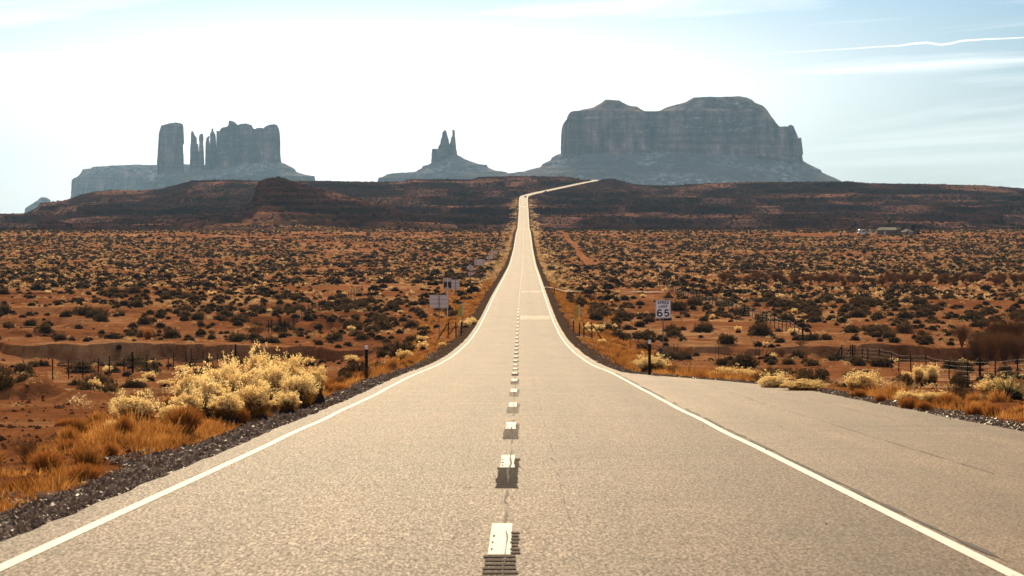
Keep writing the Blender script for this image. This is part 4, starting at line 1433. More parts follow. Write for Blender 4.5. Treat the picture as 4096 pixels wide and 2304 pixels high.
xs, ys, r_ = scatter(5400, 60, 390, 901)
sp = np.where(ys < 200, 0.55, 1.0)
kp = r_.uniform(0, 1, len(xs)) < sp * np.where(ys < 120, .5, 1)
xs, ys = xs[kp], ys[kp]
size = np.clip(r_.lognormal(-.15, 0.42, len(xs)), .35, 2.1)
big = size / ys
order = np.argsort(-big)
ind, rest = order[:300], order[300:]
for i in ind:
    x, y, s_ = float(xs[i]), float(ys[i]), float(size[i])
    left = x < xr(y)
    reg = 'left' if left else 'right'
    nearer = y < 245
    plant('sage_n' if y < 140 else 'sage_m', 'sagebrush', (x, y, gz(x, y) - .03), s_ * 1.15, s_ * random.uniform(.95, 1.35),
          'low dark sagebrush %s the wash, %s of the road' % ('before' if nearer else 'beyond', reg), 'sagebrush',
          'dark sagebrush %s the wash, %s of the road' % ('before' if nearer else 'beyond', reg), SB)


def clumps(name, x, y, sx_, sz_, nleaf, leaf, mat, label, seed, core=None, tall=1.0):
    """very many small shrubs as one mass"""
    r = np.random.default_rng(seed)
    n = len(x)
    z = ground_z(x, y)
    th = r.uniform(0, 6.283, (n, nleaf)); zc = r.uniform(0.0, 1, (n, nleaf)); ph = np.arcsin(zc)
    rad = r.uniform(.75, 1.12, (n, nleaf))
    P = np.stack([np.cos(th) * np.cos(ph) * rad * sx_[:, None], np.sin(th) * np.cos(ph) * rad * sx_[:, None], np.sin(ph) * rad * sz_[:, None]], -1)
    P += np.stack([x, y, z], -1)[:, None, :]
    sz = np.repeat(leaf * sx_[:, None], nleaf, 1).ravel()
    parts = [cards(P.reshape(-1, 3), sz, 0.6, r, 0.35)]
    mats = [mat]; idx = [np.zeros(n * nleaf, int)]
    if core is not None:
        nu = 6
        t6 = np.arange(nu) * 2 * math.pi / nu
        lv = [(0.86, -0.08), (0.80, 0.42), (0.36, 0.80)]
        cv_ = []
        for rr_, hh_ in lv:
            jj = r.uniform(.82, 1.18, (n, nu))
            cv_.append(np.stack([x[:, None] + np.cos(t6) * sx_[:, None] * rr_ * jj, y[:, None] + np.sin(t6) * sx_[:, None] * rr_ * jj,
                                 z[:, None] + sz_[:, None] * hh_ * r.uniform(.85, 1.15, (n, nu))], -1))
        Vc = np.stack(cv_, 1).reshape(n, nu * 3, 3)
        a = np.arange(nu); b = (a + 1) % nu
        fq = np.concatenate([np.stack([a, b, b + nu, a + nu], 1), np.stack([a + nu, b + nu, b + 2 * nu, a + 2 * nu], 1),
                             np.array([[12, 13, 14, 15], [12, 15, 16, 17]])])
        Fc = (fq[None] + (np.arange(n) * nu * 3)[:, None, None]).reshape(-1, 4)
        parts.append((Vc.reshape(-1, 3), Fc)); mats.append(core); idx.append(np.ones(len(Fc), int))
    V, Fq = cat(parts)
    o = link_mesh(name, np_mesh(name, V, Fq, mats=mats, matidx=np.concatenate(idx)))
    return props(o, label, None, None, 'stuff')


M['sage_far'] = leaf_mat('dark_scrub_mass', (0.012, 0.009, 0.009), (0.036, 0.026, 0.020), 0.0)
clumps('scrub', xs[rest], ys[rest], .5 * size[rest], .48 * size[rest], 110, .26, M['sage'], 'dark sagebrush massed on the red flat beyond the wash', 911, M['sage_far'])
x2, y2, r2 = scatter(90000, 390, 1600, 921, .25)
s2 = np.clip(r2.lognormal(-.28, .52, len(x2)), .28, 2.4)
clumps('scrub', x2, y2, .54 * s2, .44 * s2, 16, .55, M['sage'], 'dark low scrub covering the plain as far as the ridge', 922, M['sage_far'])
x3, y3, r3 = scatter(70000, 385, 1560, 931, .25)
s3 = np.clip(r3.lognormal(-.35, .35, len(x3)), .3, 1.4)
clumps('dry_grass', x3, y3, .55 * s3, .36 * s3, 12, .75, M['pale_grass'], 'pale dry grass clumps between the scrub of the plain', 932)
x5, y5, r5 = scatter(8200, 60, 390, 941)
s5 = np.clip(r5.lognormal(-.7, .4, len(x5)), .2, 1.0)
clumps('dry_grass', x5, y5, .45 * s5, .36 * s5, 90, .20, M['pale_grass'], 'small dry grass clumps on the red flats near the wash', 942)
# scrub on the ridge
r4 = np.random.default_rng(951)
n4 = 30000
y4 = np.sqrt(r4.uniform(1500 ** 2, 3095 ** 2, n4))
x4 = r4.uniform(-.24, .24, n4) * y4
kp = (outside(x4, y4) > 4) & (r4.uniform(0, 1, n4) < np.clip(.65 + .5 * fbm(x4 / 60., y4 / 90., 955, 2), .1, 1))
x4, y4 = x4[kp], y4[kp]
s4 = np.clip(r4.lognormal(0, .35, len(x4)), .4, 1.8)
clumps('scrub', x4, y4, .75 * s4, .52 * s4, 6, .9, M['sage_far'], 'dark scrub dotting the slopes of the ridge', 952, M['sage_far'])




# ------------------------------------------------------------------ roadside grass
def grass_field(name, n, side, y0, y1, umin, umax, hgt, mat, label, seed, tuft=26, dens_n=True):
    r = np.random.default_rng(seed)
    y = y0 * np.exp(r.uniform(0, 1, n) * math.log(y1 / y0))
    e = EL if side < 0 else ER(y)
    q = r.beta(1.25, 1.7, n)
    u = side * (e + umin + (umax - umin) * q)
    x = xr(y) + u * sr(y)
    g = fbm(x / 3.0, y / 5.0, seed + 1, 2)
    kp = r.uniform(0, 1, n) < np.clip(.34 + .95 * g, .02, 1)
    x, y, g = x[kp], y[kp], g[kp]
    n = len(x)
    z = ground_z(x, y)
    lod = 1 + y / 70.0
    hs = hgt * r.lognormal(0, .42, n) * np.clip(.75 + .8 * g, .35, 1.4)
    th = r.uniform(0, 6.283, (n, tuft)); le = r.uniform(0, 1, (n, tuft)) ** .7
    rb = (.10 * np.sqrt(lod))[:, None] * le
    rt = rb + hs[:, None] * r.uniform(.25, 1.1, (n, tuft)) * le
    hh = hs[:, None] * r.uniform(.5, 1.05, (n, tuft))
    B = np.stack([x[:, None] + np.cos(th) * rb, y[:, None] + np.sin(th) * rb, np.repeat(z[:, None] - .02, tuft, 1)], -1).reshape(-1, 3)
    T = np.stack([x[:, None] + np.cos(th) * rt, y[:, None] + np.sin(th) * rt, z[:, None] + hh], -1).reshape(-1, 3)
    wd = np.repeat((.0075 * lod)[:, None], tuft, 1).ravel()
    V, Fq = blades(B, T, wd, r)
    o = link_mesh(name, np_mesh(name, V, Fq, mats=[mat]))
    return props(o, label, None, None, 'stuff')


grass_field('grass', 4600, -1, 16, 95, 1.0, 4.0, .12, M['grass'], 'golden dry grass along the left verge near the camera', 961)
grass_field('grass', 5200, -1, 95, 520, .9, 8.0, .20, M['grass'], 'golden dry grass on the left embankment of the road', 962)
grass_field('grass', 4600, 1, 40, 100, .9, 4.2, .17, M['grass'], 'golden dry grass behind the pull-out', 963)
grass_field('grass', 6400, 1, 96, 520, .9, 8.5, .20, M['grass'], 'golden dry grass on the right embankment of the road', 964)
grass_field('grass', 4200, -1, 480, 2350, 1.0, 8.0, .40, M['pale_grass'], 'pale dry grass along the far left verge', 965, 14)
grass_field('grass', 4200, 1, 480, 2350, 1.0, 8.0, .40, M['pale_grass'], 'pale dry grass along the far right verge', 966, 14)
for i in range(150):                                                      # tussocks that stand out of the grass
    sgn = random.choice((-1, -1, 1)); d = 20 * math.exp(random.random() * math.log(130 / 20))
    e = EL if sgn < 0 else float(ER(d))
    x = float(xr(d)) + sgn * (e + 1.2 + 4.2 * random.random() ** 1.4)
    sd_ = 'left' if sgn < 0 else 'right'
    q_ = random.random()
    if q_ < .2:
        solo('brown', 'twiggy_bush', (x, d, gz(x, d) - .02), random.uniform(.4, .8), random.uniform(.35, .7),
             'small dead twiggy bush in the grass of the %s verge' % sd_, 'shrub', 'dead twiggy bushes on the %s verge' % sd_)
    elif q_ < .66:
        solo('rust', 'dry_tussock', (x, d, gz(x, d) - .02), random.uniform(.35, .85), random.uniform(.35, .75),
             'small rust-brown tussock in the grass of the %s verge' % sd_, 'shrub', 'rust tussocks on the %s verge' % sd_)
    else:
        solo('gold', 'grass_tuft', (x, d, gz(x, d) - .02), random.uniform(.7, 1.2), random.uniform(.5, 1.05),
             'tall golden grass tuft on the %s verge of the road' % sd_, 'grass tuft', 'golden grass tufts on the %s verge' % sd_)


# ------------------------------------------------------------------ signs
def arc(cx, cz, rx, rz, a0, a1, n=9):
    return [(cx + rx * math.cos(R(a0 + (a1 - a0) * i / n)), cz + rz * math.sin(R(a0 + (a1 - a0) * i / n))) for i in range(n + 1)]


# stroke letters in a box one unit high: (width, polylines)
GLYPH = {
    'S': (.66, [arc(.33, .745, .25, .185, 25, 190) + [(.12, .62), (.30, .53)] + arc(.33, .27, .25, .20, 75, -165)]),
    'P': (.66, [[(.1, .07), (.1, .93), (.34, .93)] + arc(.34, .70, .25, .23, 90, -90) + [(.1, .47)]]),
    'E': (.58, [[(.56, .93), (.1, .93), (.1, .07), (.56, .07)], [(.1, .51), (.48, .51)]]),
    'D': (.68, [[(.1, .07), (.1, .93), (.28, .93)] + arc(.28, .5, .32, .43, 90, -90) + [(.1, .07)]]),
    'L': (.55, [[(.1, .93), (.1, .07), (.52, .07)]]),
    'I': (.22, [[(.11, .0), (.11, 1.0)]]),
    'M': (.80, [[(.09, .0), (.09, .92), (.40, .25), (.71, .92), (.71, .0)]]),
    'T': (.62, [[(.03, .93), (.59, .93)], [(.31, .93), (.31, .0)]]),
    '6': (.74, [[(.60, .86)] + arc(.40, .66, .28, .27, 62, 180) + [(.11, .45)] + arc(.375, .315, .265, .245, 180, -180, 22) + [(.11, .33)]]),
    '5': (.72, [[(.60, .92), (.20, .92), (.15, .50), (.24, .57)] + arc(.36, .325, .255, .255, 105, -150, 16)]),
}


def text_mesh(lines, mat):
    """lines: (text, letter height, x, z of the baseline, stroke, stretch); flat strokes facing -y as one mesh"""
    V, Fc = [], []
    for s_, size, x, z, stroke, sxk in lines:
        gap = .12
        tot = sum(GLYPH[c][0] for c in s_) + gap * (len(s_) - 1)
        ox = x - tot * size * sxk / 2
        for c in s_:
            for pl in GLYPH[c][1]:
                P = [Vector((ox + a * size * sxk, z + b * size)) for a, b in pl]
                P = [p for i, p in enumerate(P) if i == 0 or (p - P[i - 1]).length > 1e-5]
                n0 = len(V)
                for i, p in enumerate(P):
                    d0 = (p - P[i - 1]).normalized() if i else (P[1] - P[0]).normalized()
                    d1 = (P[i + 1] - p).normalized() if i < len(P) - 1 else d0
                    nn = Vector((-(d0 + d1).y, (d0 + d1).x)).normalized()
                    kk = stroke / 2 / max(.55, nn.dot(Vector((-d0.y, d0.x))))
                    for q in (p + nn * kk, p - nn * kk): V.append((q.x, 0, q.y))
                Fc += [(n0 + 2 * i, n0 + 2 * i + 1, n0 + 2 * i + 3, n0 + 2 * i + 2) for i in range(len(P) - 1)]
            ox += (GLYPH[c][0] + gap) * size * sxk
    me = bpy.data.meshes.new('lettering')
    me.from_pydata(V, [], Fc)
    me.materials.append(mat)
    return me


def rrect(w_, h_, rad, n=4):
    p = []
    for cx, cz, a0 in ((w_ / 2 - rad, h_ / 2 - rad, 0), (-w_ / 2 + rad, h_ / 2 - rad, 90), (-w_ / 2 + rad, -h_ / 2 + rad, 180), (w_ / 2 - rad, -h_ / 2 + rad, 270)):
        for k in range(n + 1):
            a = R(a0 + 90 * k / n)
            p.append((cx + rad * math.cos(a), cz + rad * math.sin(a)))
    return p


# speed limit sign
x, y, z = at(2653, 124)
sg = empty('speed_limit_sign', (x, y, z), 'white SPEED LIMIT 65 sign on a thin steel post right of the road', 'road sign')
zc = PZ(1236.5, 124) - z
mb = MB(); mb.prism([(a, b + zc) for a, b in rrect(.762, .914, .05)], -.008, 0.0); mb.build('panel', M['white_sign'], sg)
ring_o, ring_i = rrect(.735, .887, .042), rrect(.705, .857, .032)
n = len(ring_o)
mb = MB(); mb.add([(a, -.0105, b + zc) for a, b in ring_o] + [(a, -.0105, b + zc) for a, b in ring_i], [(i, (i + 1) % n, (i + 1) % n + n, i + n) for i in range(n)])
mb.build('border', M['black'], sg)
lt = link_mesh('lettering', text_mesh([('SPEED', .135, 0, .255, .032, 1.16), ('LIMIT', .135, 0, .065, .032, 1.12), ('65', .36, 0, -.375, .072, 1.12)], M['black']), sg)
lt.location = (0, -.011, zc)
MB().tube([(0, .03, -.3), (0, .03, zc + .44)], .028, 8).build('post', M['post'], sg)
mb = MB(); mb.tube([(0, -.012, zc + .41), (0, .0, zc + .41)], .012, 8); mb.tube([(0, -.012, zc - .41), (0, .0, zc - .41)], .012, 8); mb.build('bolt', M['post'], sg)


def sign_back(px, d, w_, h_, top, posts, rails, label, name='road_sign', diamond=False, plate=None, rz=0.0, mat='alu', group=None):
    """a road sign seen from behind: panel, stiffening rails and post"""
    x, y, z = at(px, d)
    o = empty(name, (x, y, z), label, 'road sign', group, rz)
    zt = PZ(top, d) - z
    if diamond:
        s_ = w_ / math.sqrt(2)
        mb = MB(); mb.prism([(s_ * math.cos(R(a)) * 1.0, zt - s_ + s_ * math.sin(R(a))) for a in (0, 90, 180, 270)], 0.012, .02)
        zc = zt - s_
    else:
        mb = MB(); mb.prism([(a, b + zt - h_ / 2) for a, b in rrect(w_, h_, min(w_, h_) * .06)], 0.012, .02)
        zc = zt - h_ / 2
    mb.build('panel', M[mat], o)
    if rails:
        for k in range(rails):
            zz = zt - h_ * (0.17 + 0.66 * k / max(1, rails - 1))
            wl = w_ * .90
            if diamond:
                zz = zc + (0.28 - .56 * k) * w_ * .5; wl = w_ * .62
            MB().box((0, .004, zz), (wl, .016, .075 if not diamond else .04)).build('rail', M['rail'], o)
    if plate:
        pw, ph, gap = plate
        zb = (zc - w_ / math.sqrt(2) if diamond else zt - h_) - gap
        MB().box((0, .016, zb - ph / 2), (pw, .008, ph)).build('supplementary_plate', M[mat], o)
        for k in (0.25, 0.75): MB().box((0, .004, zb - ph * k), (pw * .9, .016, .04)).build('rail', M['rail'], o)
    for u in posts:
        MB().tube([(u, -.04, -.3), (u, -.04, zt - .05)], .036 if len(posts) == 1 else .045, 6).build('post', M['post'], o)
    return o


sign_back(1756, 200, 1.52, 1.06, 1180, [0.0], 3, 'large blank sign back with three bright rails on one post, nearest on the left verge')
sign_back(1822.5, 300, .93, 1.20, 1119, [0.0], 3, 'upright pink-grey sign back beside the solar panel post')
sign_back(1881, 416, .92, .92, 1055, [0.0], 2, 'diamond warning sign seen from behind with a small plate under it', diamond=True, plate=(.75, .58, .06))
sign_back(1918, 495, 2.1, 1.2, 1037, [-.68, .76], 3, 'wide rectangular sign back on two posts behind the diamond sign')
sign_back(1963.5, 640, 1.1, 1.3, 1015, [-.2], 3, 'upper sign back of the overlapping pair on the left verge')
sign_back(1954, 632, .95, .75, 1025, [0.0], 2, 'lower sign back of the overlapping pair on the left verge', plate=(.6, .6, .2))
sign_back(1979, 780, 2.05, .92, 1002.5, [-.6, .6], 2, 'wide pale sign back on two posts beyond the overlapping pair')
sign_back(2006, 886, .62, 1.25, 990, [0.0], 0, 'narrow upright sign back near the road far down the left verge', rz=R(25))
sign_back(2015.5, 1050, .7, 1.2, 958, [0.0], 0, 'small grey sign back far down the left verge, last but one')
sign_back(2038, 1470, 1.0, 1.0, 905, [0.0], 0, 'tiny diamond sign back at the foot of the ridge', diamond=True)

# solar powered sign
x, y, z = at(1790, 290)
o = empty('solar_sign', (x, y, z), 'dark square solar-powered sign in a buff frame with a battery box', 'road sign')
P_ = lambda py: PZ(py, 290) - z
cx = 0.0
MB().box((0, .03, (P_(1114) + P_(1156)) / 2), (.99, .05, P_(1114) - P_(1156)), 0).build('panel', M['buff'], o)
MB().box((0, -.005, (P_(1127) + P_(1153)) / 2), (.86, .016, P_(1127) - P_(1153))).build('dark_back', M['dark_panel'], o)
MB().box((.07, .10, P_(1107)), (.76, .55, .035), rx=R(-38)).build('solar_panel', M['dark_panel'], o)
mb = MB(); [mb.box((u, .05, P_(1111)), (.03, .03, .24)) for u in (-.22, .07, .33)]; mb.build('panel_bracket', M['rail'], o)
MB().box((-.06, -.13, P_(1154.5)), (.44, .18, .36)).build('battery_box', M['buff'], o, bevel=.015)
MB().tube([(0, -.02, -.3), (0, -.02, P_(1110))], .045, 8).build('post', M['rail'], o)


def marker(px, d, top, hgt, wid, mat, label, posts=(0,), facing=True, rz=0.0, pm='yellow', zoff=0):
    x, y, z = at(px, d)
    o = empty('object_marker', (x, y, z), label, 'object marker', None, rz)
    zt = PZ(top, d) - z
    b = MB(); b.prism([(a, c) for a, c in rrect(wid, hgt, .02)], 0, .008)
    pn = b.build('panel', M[mat], o)
    pn.location = (0, 0, zt - hgt / 2)
    for u in posts:
        MB().box((u, .03, (zt - .05) / 2 - .15), (.06, .045, zt - .05 + .3)).build('post', M[pm], o)
    return o


marker(1840, 225, 1222, 1.06, .37, 'stripe_l', 'yellow and black striped marker left of the road, its bars falling to the right', (-.05, .12))
marker(1850.5, 231, 1214, 1.1, .30, 'alu', 'grey back of a striped marker behind the left striped marker', (0,), rz=R(62), pm='post')
marker(2306.5, 225, 1226, 1.06, .37, 'stripe_r', 'yellow and black striped marker right of the road, its bars falling to the left', (-.04, .12))
marker(2316, 231, 1219, 1.1, .30, 'alu', 'grey back of a striped marker behind the right striped marker', (0,), rz=R(-62), pm='yellow')
marker(1968, 493, 1080, .95, .34, 'stripe_l', 'small striped yellow marker far down the left verge', (0,))
marker(1977, 488, 1078, .95, .22, 'alu', 'narrow grey marker back beside the small striped one far down the left verge', (0,), rz=R(30), pm='post')
marker(2232, 490, 1077, 1.06, .36, 'stripe_r', 'small striped yellow marker far down the right verge', (0,))


def delineator(px, d, hgt, label, group=None):
    x, y, z = at(px, d)
    o = empty('delineator', (x, y, z), label, 'delineator post', group)
    MB().box((0, 0, hgt / 2 - .2), (.10, .06, hgt + .4)).build('post', M['dark_post'], o)
    MB().box((0, -.03, hgt - .07), (.10, .012, .14)).build('reflector', M['white_sign'], o)
    if d < 150:
        mb = MB(); [mb.box((0, -.028, hgt - .25 - .055 * k), (.014, .004, .022)) for k in range(14)]; mb.build('bolt_holes', M['rail'], o)
    return o


delineator(2599, 90, 1.32, 'dark delineator post with a white top plate at the tip of the pull-out')
delineator(1465, 90, 1.26, 'dark delineator post on the left verge beside the big rabbitbrush clump')
delineator(2294, 224, 1.25, 'delineator post just left of the right striped marker')
delineator(2217.6, 377, 1.25, 'delineator post at the mouth of the paved side road')
delineator(1941, 380, 1.22, 'delineator post on the left verge beyond the left striped marker')
for px, d in ((2188, 523), (2169, 628), (2158, 715), (1987, 530), (2010.6, 630), (2027, 715), (2146, 830), (2138, 960)):
    delineator(px, d, 1.2, 'thin dark delineator post in the row far down the %s verge' % ('right' if px > 2100 else 'left'), 'delineator posts far down the %s verge' % ('right' if px > 2100 else 'left'))

for px, d, hgt, lb in ((3259, 150, 1.0, 'orange marker post standing in the right wash'), (2665, 448, 1.7, 'orange marker post beside the round sign at the fence end')):
    x, y, z = at(px, d)
    o = empty('marker_post', (x, y, z), lb, 'marker post')
    MB().box((0, 0, hgt / 2 - .1), (.09, .03, hgt + .2)).build('post', M['orange'], o)
    MB().box((0, -.017, hgt - .12), (.07, .004, .10)).build('label_plate', M['yellow'], o)
x, y, z = at(2640, 450)
o = empty('stop_sign', (x, y, z), 'sign seen nearly edge-on atop a dark post at the end of the far right fence', 'road sign', rz=R(68))
mb = MB(); mb.prism([(.38 * math.cos(R(22.5 + 45 * k)), .38 * math.sin(R(22.5 + 45 * k)) + PZ(1080, 450) - z) for k in range(8)], 0, .012); mb.build('panel', M['white_sign'], o)
MB().tube([(0, .05, -.3), (0, .05, PZ(1075, 450) - z)], .06, 6).build('post', M['dark_post'], o)


# ------------------------------------------------------------------ fences
def fence(label, pts, hgt=1.25, wires=4, wood=(), rad=.040, sag=.018, group=None, cat_='fence', wr=.0028):
    """pts: list of (x, y) post positions"""
    x0, y0 = pts[0]
    o = empty('wire_fence', (x0, y0, gz(x0, y0)), label, cat_, group)
    off = Vector(o.location)
    tops = []
    for i, (px_, py_) in enumerate(pts):
        z = gz(px_, py_)
        h_ = hgt * random.uniform(.94, 1.06)
        lean = random.uniform(-.04, .04)
        big_ = i in wood
        b = Vector((px_, py_, z)) - off
        tops.append(b)
        if big_:
            MB().tube([b - Vector((0, 0, .3)), b + Vector((lean, 0, h_ * 1.2))], [.085, .075], 7).build('wood_post', M['dark_post'], o)
        else:
            MB().tube([b - Vector((0, 0, .3)), b + Vector((lean, 0, h_))], rad, 5).build('post', M['dark_post'], o)
    for k in range(wires):
        f = (k + 1) / wires * .93
        mb = MB()
        line = []
        for i in range(len(tops)):
            line.append(tops[i] + Vector((0, -.03, hgt * f)))
            if i < len(tops) - 1:
                line.append((tops[i] + tops[i + 1]) / 2 + Vector((0, -.03, hgt * f - sag * random.uniform(.2, 1.6))))
        mb.tube(line, wr, 4, cap=False)
        mb.build('wire', M['wire'], o)
    return o


fence('wire fence of thin dark posts dipping into the wash at the right edge', [(28 + .15 * math.sin(i * 2), yy_) for i, yy_ in enumerate(np.arange(133, 209.5, 5.1))], wood=(3, 14))
fence('long wire fence running away beside the dirt track right of the road', [(28.2 + 1.0 * math.sin(yy_ / 37.0) + (1.2 if 300 < yy_ < 340 else 0), float(yy_)) for yy_ in np.arange(243, 452, 4.6)], wood=(0, 17), hgt=1.35, wr=.006)
fence('wire fence with dark posts in front of the wash left of the road', [(-27.0 + .15 * math.sin(i * 3) + (yy_ - 150) * .012, yy_) for i, yy_ in enumerate(np.arange(146, 238, 4.9))], wood=(6, 18), wires=4, wr=.0022)
fence('wire fence climbing away from the tawny bush left of the road', [(-25.2 + .8 * math.sin(yy_ / 45.0), float(yy_)) for yy_ in np.arange(272, 420, 4.5)], wood=(0, 1), hgt=1.35)
fence('distant fence turning off level to the left behind the solar sign', [(-25 - i * 2.4, 600 + i * .8) for i in range(18)], hgt=1.3, wires=3)
fence('distant fence crossing behind the round sign right of the road', [(24 + i * 2.0, 590 - i * 1.0) for i in range(14)], hgt=1.3, wires=3)
fence('row of thin stakes with sagging wire right of the speed limit sign', [(PX(p, d), d) for p, d in ((2523, 212), (2553, 205), (2698, 208), (2712, 203), (2864, 209), (2875, 204), (3023, 214), (3040, 196))], hgt=1.35, wires=2, rad=.022, sag=.12)


def brace(px, d, label, flip=1, sc=1.0):
    """short wooden brace: upright posts, a rail and a leaning strut"""
    x, y, z = at(px, d)
    o = empty('fence_brace', (x, y, z), label, 'fence brace')
    for u in (-.75, -.35, .35):
        MB().tube([(u * flip, 0, -.3), (u * flip + random.uniform(-.05, .05), 0, 1.35 * sc)], .06, 6).build('post', M['dark_post'], o)
    MB().tube([(.42 * flip, -.02, 1.15 * sc), (1.25 * flip, -.3, -.2)], .05, 6).build('strut', M['dark_post'], o)
    MB().tube([(-.3 * flip, -.02, 1.0 * sc), (.3 * flip, -.02, .25)], .045, 6).build('cross_rail', M['dark_post'], o)
    for h_ in (.3, .65, 1.0):
        MB().tube([(-.8 * flip, -.08, h_), (-.2 * flip, -.08, h_ - .07), (.4 * flip, -.08, h_)], .012, 4).build('wire', M['wire'], o)
    return o


brace(2352, 214, 'dark wooden fence brace just right of the right striped marker')
brace(1808, 210, 'dark wooden fence brace half hidden in grass by the large sign back', -1)
brace(1100, 268, 'dark wooden fence brace beside the tawny bush on the left', 1, .95)
brace(3385, 210, 'dark corner brace where the right fence meets the wash', -1, 1.1)

# ------------------------------------------------------------------ the homestead and other far things
wall_m = simple('tan_adobe_wall', (0.13, 0.075, 0.048), 0.9, var=.2, scale=1.5)
roof_m = simple('tan_shingle_roof', (0.20, 0.145, 0.085), 0.9, var=.2, scale=2)
glass_m = simple('dark_window_glass', (0.03, 0.03, 0.035), 0.25, var=.1)
pale_m = simple('pale_paint', (0.55, 0.50, 0.45), 0.6, var=.1)
white_m = simple('white_vehicle_paint', (0.55, 0.53, 0.50), 0.45, var=.05)
tyre_m = simple('black_rubber', (0.02, 0.02, 0.02), 0.85, var=.1)
DH = 1335.0
hx_, hy_, hz_ = at(3556, DH)
ho = empty('house', (hx_, hy_, hz_), 'long low adobe house with a shingle roof far off on the right of the plain', 'house')
MB().box((-1.6, 0, 1.2), (10.6, 8, 2.9)).build('wall', wall_m, ho)
mb = MB(); mb.prism([(3.7, -.3), (7.0, -.3), (7.0, 2.3), (5.2, 3.5), (3.7, 3.2)], -5.2, 4); mb.build('gable_wing', wall_m, ho)
mb = MB(); mb.add([(-7.6, -4.7, 2.55), (4.0, -4.7, 2.55), (3.4, 0, 4.0), (-5.2, 0, 4.0), (-7.6, 4.7, 2.55), (4.0, 4.7, 2.55),
                   (-7.6, -4.7, 2.75), (4.0, -4.7, 2.75), (3.4, 0, 4.2), (-5.2, 0, 4.2), (-7.6, 4.7, 2.75), (4.0, 4.7, 2.75)],
                  [(6, 7, 8, 9), (9, 8, 11, 10), (0, 6, 9, 3), (3, 9, 10, 4), (1, 2, 8, 7), (2, 5, 11, 8), (0, 1, 7, 6), (0, 3, 2, 1), (3, 4, 5, 2)])
rf = mb.build('roof', roof_m, ho)
MB().box((4.2, -1, 3.6), (1.5, 1.2, 1.9)).build('chimney', wall_m, rf)
MB().box((-4.0, -.6, 4.15), (.5, .4, .35)).build('vent', pale_m, rf)
mb = MB(); mb.prism([(3.5, 3.25), (5.2, 3.6), (7.4, 2.2), (7.4, 2.4), (5.2, 3.82), (3.5, 3.45)], -5.6, 4.4); mb.build('gable_roof', roof_m, ho)
dr = MB().box((-2.9, -4.03, 1.0), (.9, .08, 2.1)).build('door', pale_m, ho)
MB().box((-2.6, -4.09, 1.0), (.06, .06, .06)).build('handle', M['rail'], dr)
for u, wdt in ((-5.2, .8), (-1.0, 1.2), (1.6, 1.3)):
    wn = MB().box((u, -4.03, 1.6), (wdt, .08, .95)).build('window', pale_m, ho)
    MB().box((u, -4.08, 1.6), (wdt - .16, .04, .78)).build('pane', glass_m, wn)
wn = MB().box((5.6, -5.23, 1.5), (.9, .08, .9)).build('window', pale_m, ho)
MB().box((5.6, -5.28, 1.5), (.74, .04, .74)).build('pane', glass_m, wn)

x, y, z = at(3630, DH - 12)
sh = empty('round_hut', (x, y, z), 'small eight-sided hut with a low conical roof beside the house', 'hut')
mb = MB(); r8 = [(3.0 * math.cos(R(22.5 + 45 * k)), 3.0 * math.sin(R(22.5 + 45 * k))) for k in range(8)]
mb.add([(a, b, -.3) for a, b in r8] + [(a, b, 1.8) for a, b in r8], [(i, (i + 1) % 8, (i + 1) % 8 + 8, i + 8) for i in range(8)] + [tuple(range(8, 16))])
mb.build('wall', simple('pale_mud_wall', (.26, .18, .13), .9, var=.2), sh)
mb = MB(); mb.add([(a * 1.2, b * 1.2, 1.65) for a, b in r8] + [(a * 1.2, b * 1.2, 1.8) for a, b in r8] + [(0, 0, 3.3)], [(i, (i + 1) % 8, (i + 1) % 8 + 8, i + 8) for i in range(8)] + [(i + 8, (i + 1) % 8 + 8, 16) for i in range(8)] + [tuple(range(8))[::-1]])
mb.build('roof', roof_m, sh)
MB().box((-.9, -2.86, .75), (.8, .1, 1.6)).build('door', glass_m, sh)

x, y, z = at(3650, DH + 8)
o = empty('rock_stack', (x, y, z), 'dark leaning block of rock rising behind the eight-sided hut', 'rock')
mb = MB(); mb.box((0, 0, 2.2), (2.6, 2.2, 5.8), ry=R(5), taper=.93); mb.build('rock_column', M['sage_core'], o, bevel=.25)
mb = MB(); mb.box((2.6, -.5, .9), (2.4, 2.4, 3.0), ry=R(-4), taper=.75); mb.box((3.4, -.8, .3), (1.8, 1.8, 1.4), taper=.6); mb.build('rock_foot', M['sage_core'], o, bevel=.2)

x, y, z = at(3361, DH)
o = empty('outhouse', (x, y, z), 'tiny outhouse with a dark doorway standing alone left of the parked motorhome', 'outhouse')
MB().box((0, 0, 1.0), (1.3, 1.3, 2.2)).build('wall', pale_m, o)
MB().box((.15, -.66, .9), (.7, .04, 1.7)).build('door', glass_m, o)
MB().box((0, 0, 2.16), (1.55, 1.6, .1), rx=R(5)).build('roof', roof_m, o)

x, y, z = at(3455, DH - 2)
rv = empty('motorhome', (x, y, z), 'white motorhome with a cab-over bunk parked left of the house', 'motorhome')
mb = MB(); mb.prism([(-1.6, .55), (3.7, .55), (3.7, 2.75), (3.55, 2.9), (-2.4, 2.9), (-2.95, 2.6), (-2.95, 2.05), (-1.6, 1.95)], -1.15, 1.15)
bd = mb.build('body', white_m, rv, bevel=.05)
mb = MB(); mb.prism([(-3.7, .5), (-1.6, .5), (-1.6, 1.95), (-2.3, 1.95), (-2.85, 1.35), (-3.65, 1.2)], -1.0, 1.0); mb.build('cab', white_m, rv, bevel=.05)
mb = MB(); mb.prism([(-2.72, 1.38), (-1.75, 1.38), (-1.75, 1.85), (-2.28, 1.85)], -1.02, 1.02); mb.build('cab_window', glass_m, rv)
MB().box((.5, 0, 2.98), (5.6, 1.9, .12)).build('roof_rack', pale_m, rv)
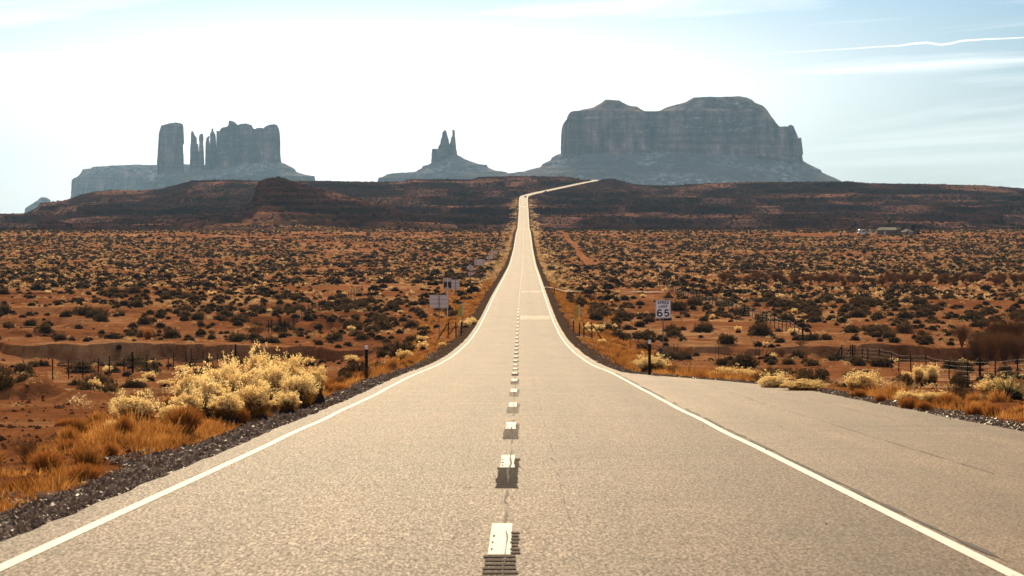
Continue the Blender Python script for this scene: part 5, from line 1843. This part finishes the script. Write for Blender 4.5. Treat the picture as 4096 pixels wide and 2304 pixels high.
for u, wdt in ((-.3, 1.5), (2.7, .7)): MB().box((u, -1.165, 1.95), (wdt, .03, .6)).build('window', glass_m, rv)
MB().box((1.5, -1.165, 1.5), (.75, .03, 1.75)).build('door', pale_m, rv)
for u in (-2.75, 2.3):
    for s_ in (-1, 1):
        wb = MB(); wb.tube([(u, s_ * .78, .38), (u, s_ * 1.04, .38)], .38, 14); wb.build('wheel', tyre_m, rv)


def bare_tree(px, d, hgt, label, seed, group=None):
    x, y, z = at(px, d)
    o = empty('bare_tree', (x, y, z), label, 'tree', group)
    MB().tube([(0, 0, -.3), (.05, 0, hgt * .22), (.0, .05, hgt * .42)], [.16, .12, .08], 7).build('trunk', M['twig'], o)
    cr = link_mesh('crown', twig_proto(seed, 12, hgt * .85, .8, M['twig'], .11, 4, 4), o)
    cr.location = (0, 0, hgt * .16)


bare_tree(3392, DH - 3, 3.4, 'bare tree just right of the outhouse', 1701)
bare_tree(3404, DH - 6, 3.2, 'middle bare tree of the group by the outhouse', 1702)
bare_tree(3413, DH + 2, 3.6, 'bare tree nearest the motorhome cab', 1703)
bare_tree(3468, DH - 8, 5.2, 'tallest bare tree, standing in front of the motorhome', 1704)
bare_tree(3722, DH + 6, 1.9, 'small bare tree right of the leaning rock', 1705)
for px, d, lb in ((2620, 1410, 'left one of two dark poles by a pale dirt patch on the far plain'), (2644, 1405, 'right one of two dark poles by a pale dirt patch on the far plain')):
    x, y, z = at(px, d)
    props(MB().tube([(x, y, z - .3), (x, y, z + 3.6)], .14, 6).build('gate_pole', M['dark_post']), lb, 'pole')
for px, d in ((2212, 1790), (2206, 1950), (2200, 2110), (2468, 2900), (1990, 1700)):
    x, y, z = at(px, d)
    o = empty('utility_pole', (x, y, z), 'thin utility pole standing on the ridge slope near the road', 'utility pole', 'utility poles on the ridge')
    MB().tube([(0, 0, -.3), (0, 0, 7.5)], [.14, .10], 6).build('pole', M['twig'], o)
    MB().box((0, 0, 7.0), (2.0, .12, .12)).build('crossarm', M['twig'], o)

# the car on the hill road
d = 2395.0
cxr = float(xr(d)) + 1.75
car = empty('car', (cxr, d, float(zr(d))), 'dark car driving away on the road where it begins to bend up the ridge', 'car', rz=R(-4))
car_m = simple('dark_car_paint', (.018, .018, .022), .3, var=.05)
mb = MB(); mb.prism([(-.93, .35), (.93, .35), (.97, .75), (.9, 1.0), (-.9, 1.0), (-.97, .75)], -2.2, 2.2); mb.build('body', car_m, car, bevel=.06)
mb = MB(); mb.add([(-.86, -2.05, 1.0), (.86, -2.05, 1.0), (.86, 1.0, 1.0), (-.86, 1.0, 1.0), (-.68, -1.75, 1.62), (.68, -1.75, 1.62), (.68, .3, 1.62), (-.68, .3, 1.62)], [(4, 5, 6, 7), (0, 1, 5, 4), (1, 2, 6, 5), (2, 3, 7, 6), (3, 0, 4, 7)]); mb.build('cabin', car_m, car)
mb = MB(); mb.add([(-.74, -2.02, 1.08), (.74, -2.02, 1.08), (.62, -1.80, 1.56), (-.62, -1.80, 1.56)], [(0, 1, 2, 3)]); mb.build('rear_window', glass_m, car)
MB().box((0, -2.24, .62), (.52, .03, .13)).build('number_plate', pale_m, car)
tl_m = simple('red_lens', (.25, .02, .02), .3, var=.05)
for s_ in (-1, 1):
    MB().box((s_ * .74, -2.22, .80), (.3, .05, .16)).build('tail_light', tl_m, car)
    for v in (-1.35, 1.35):
        wb = MB(); wb.tube([(s_ * .66, v, .33), (s_ * .90, v, .33)], .33, 14); wb.build('wheel', tyre_m, car)
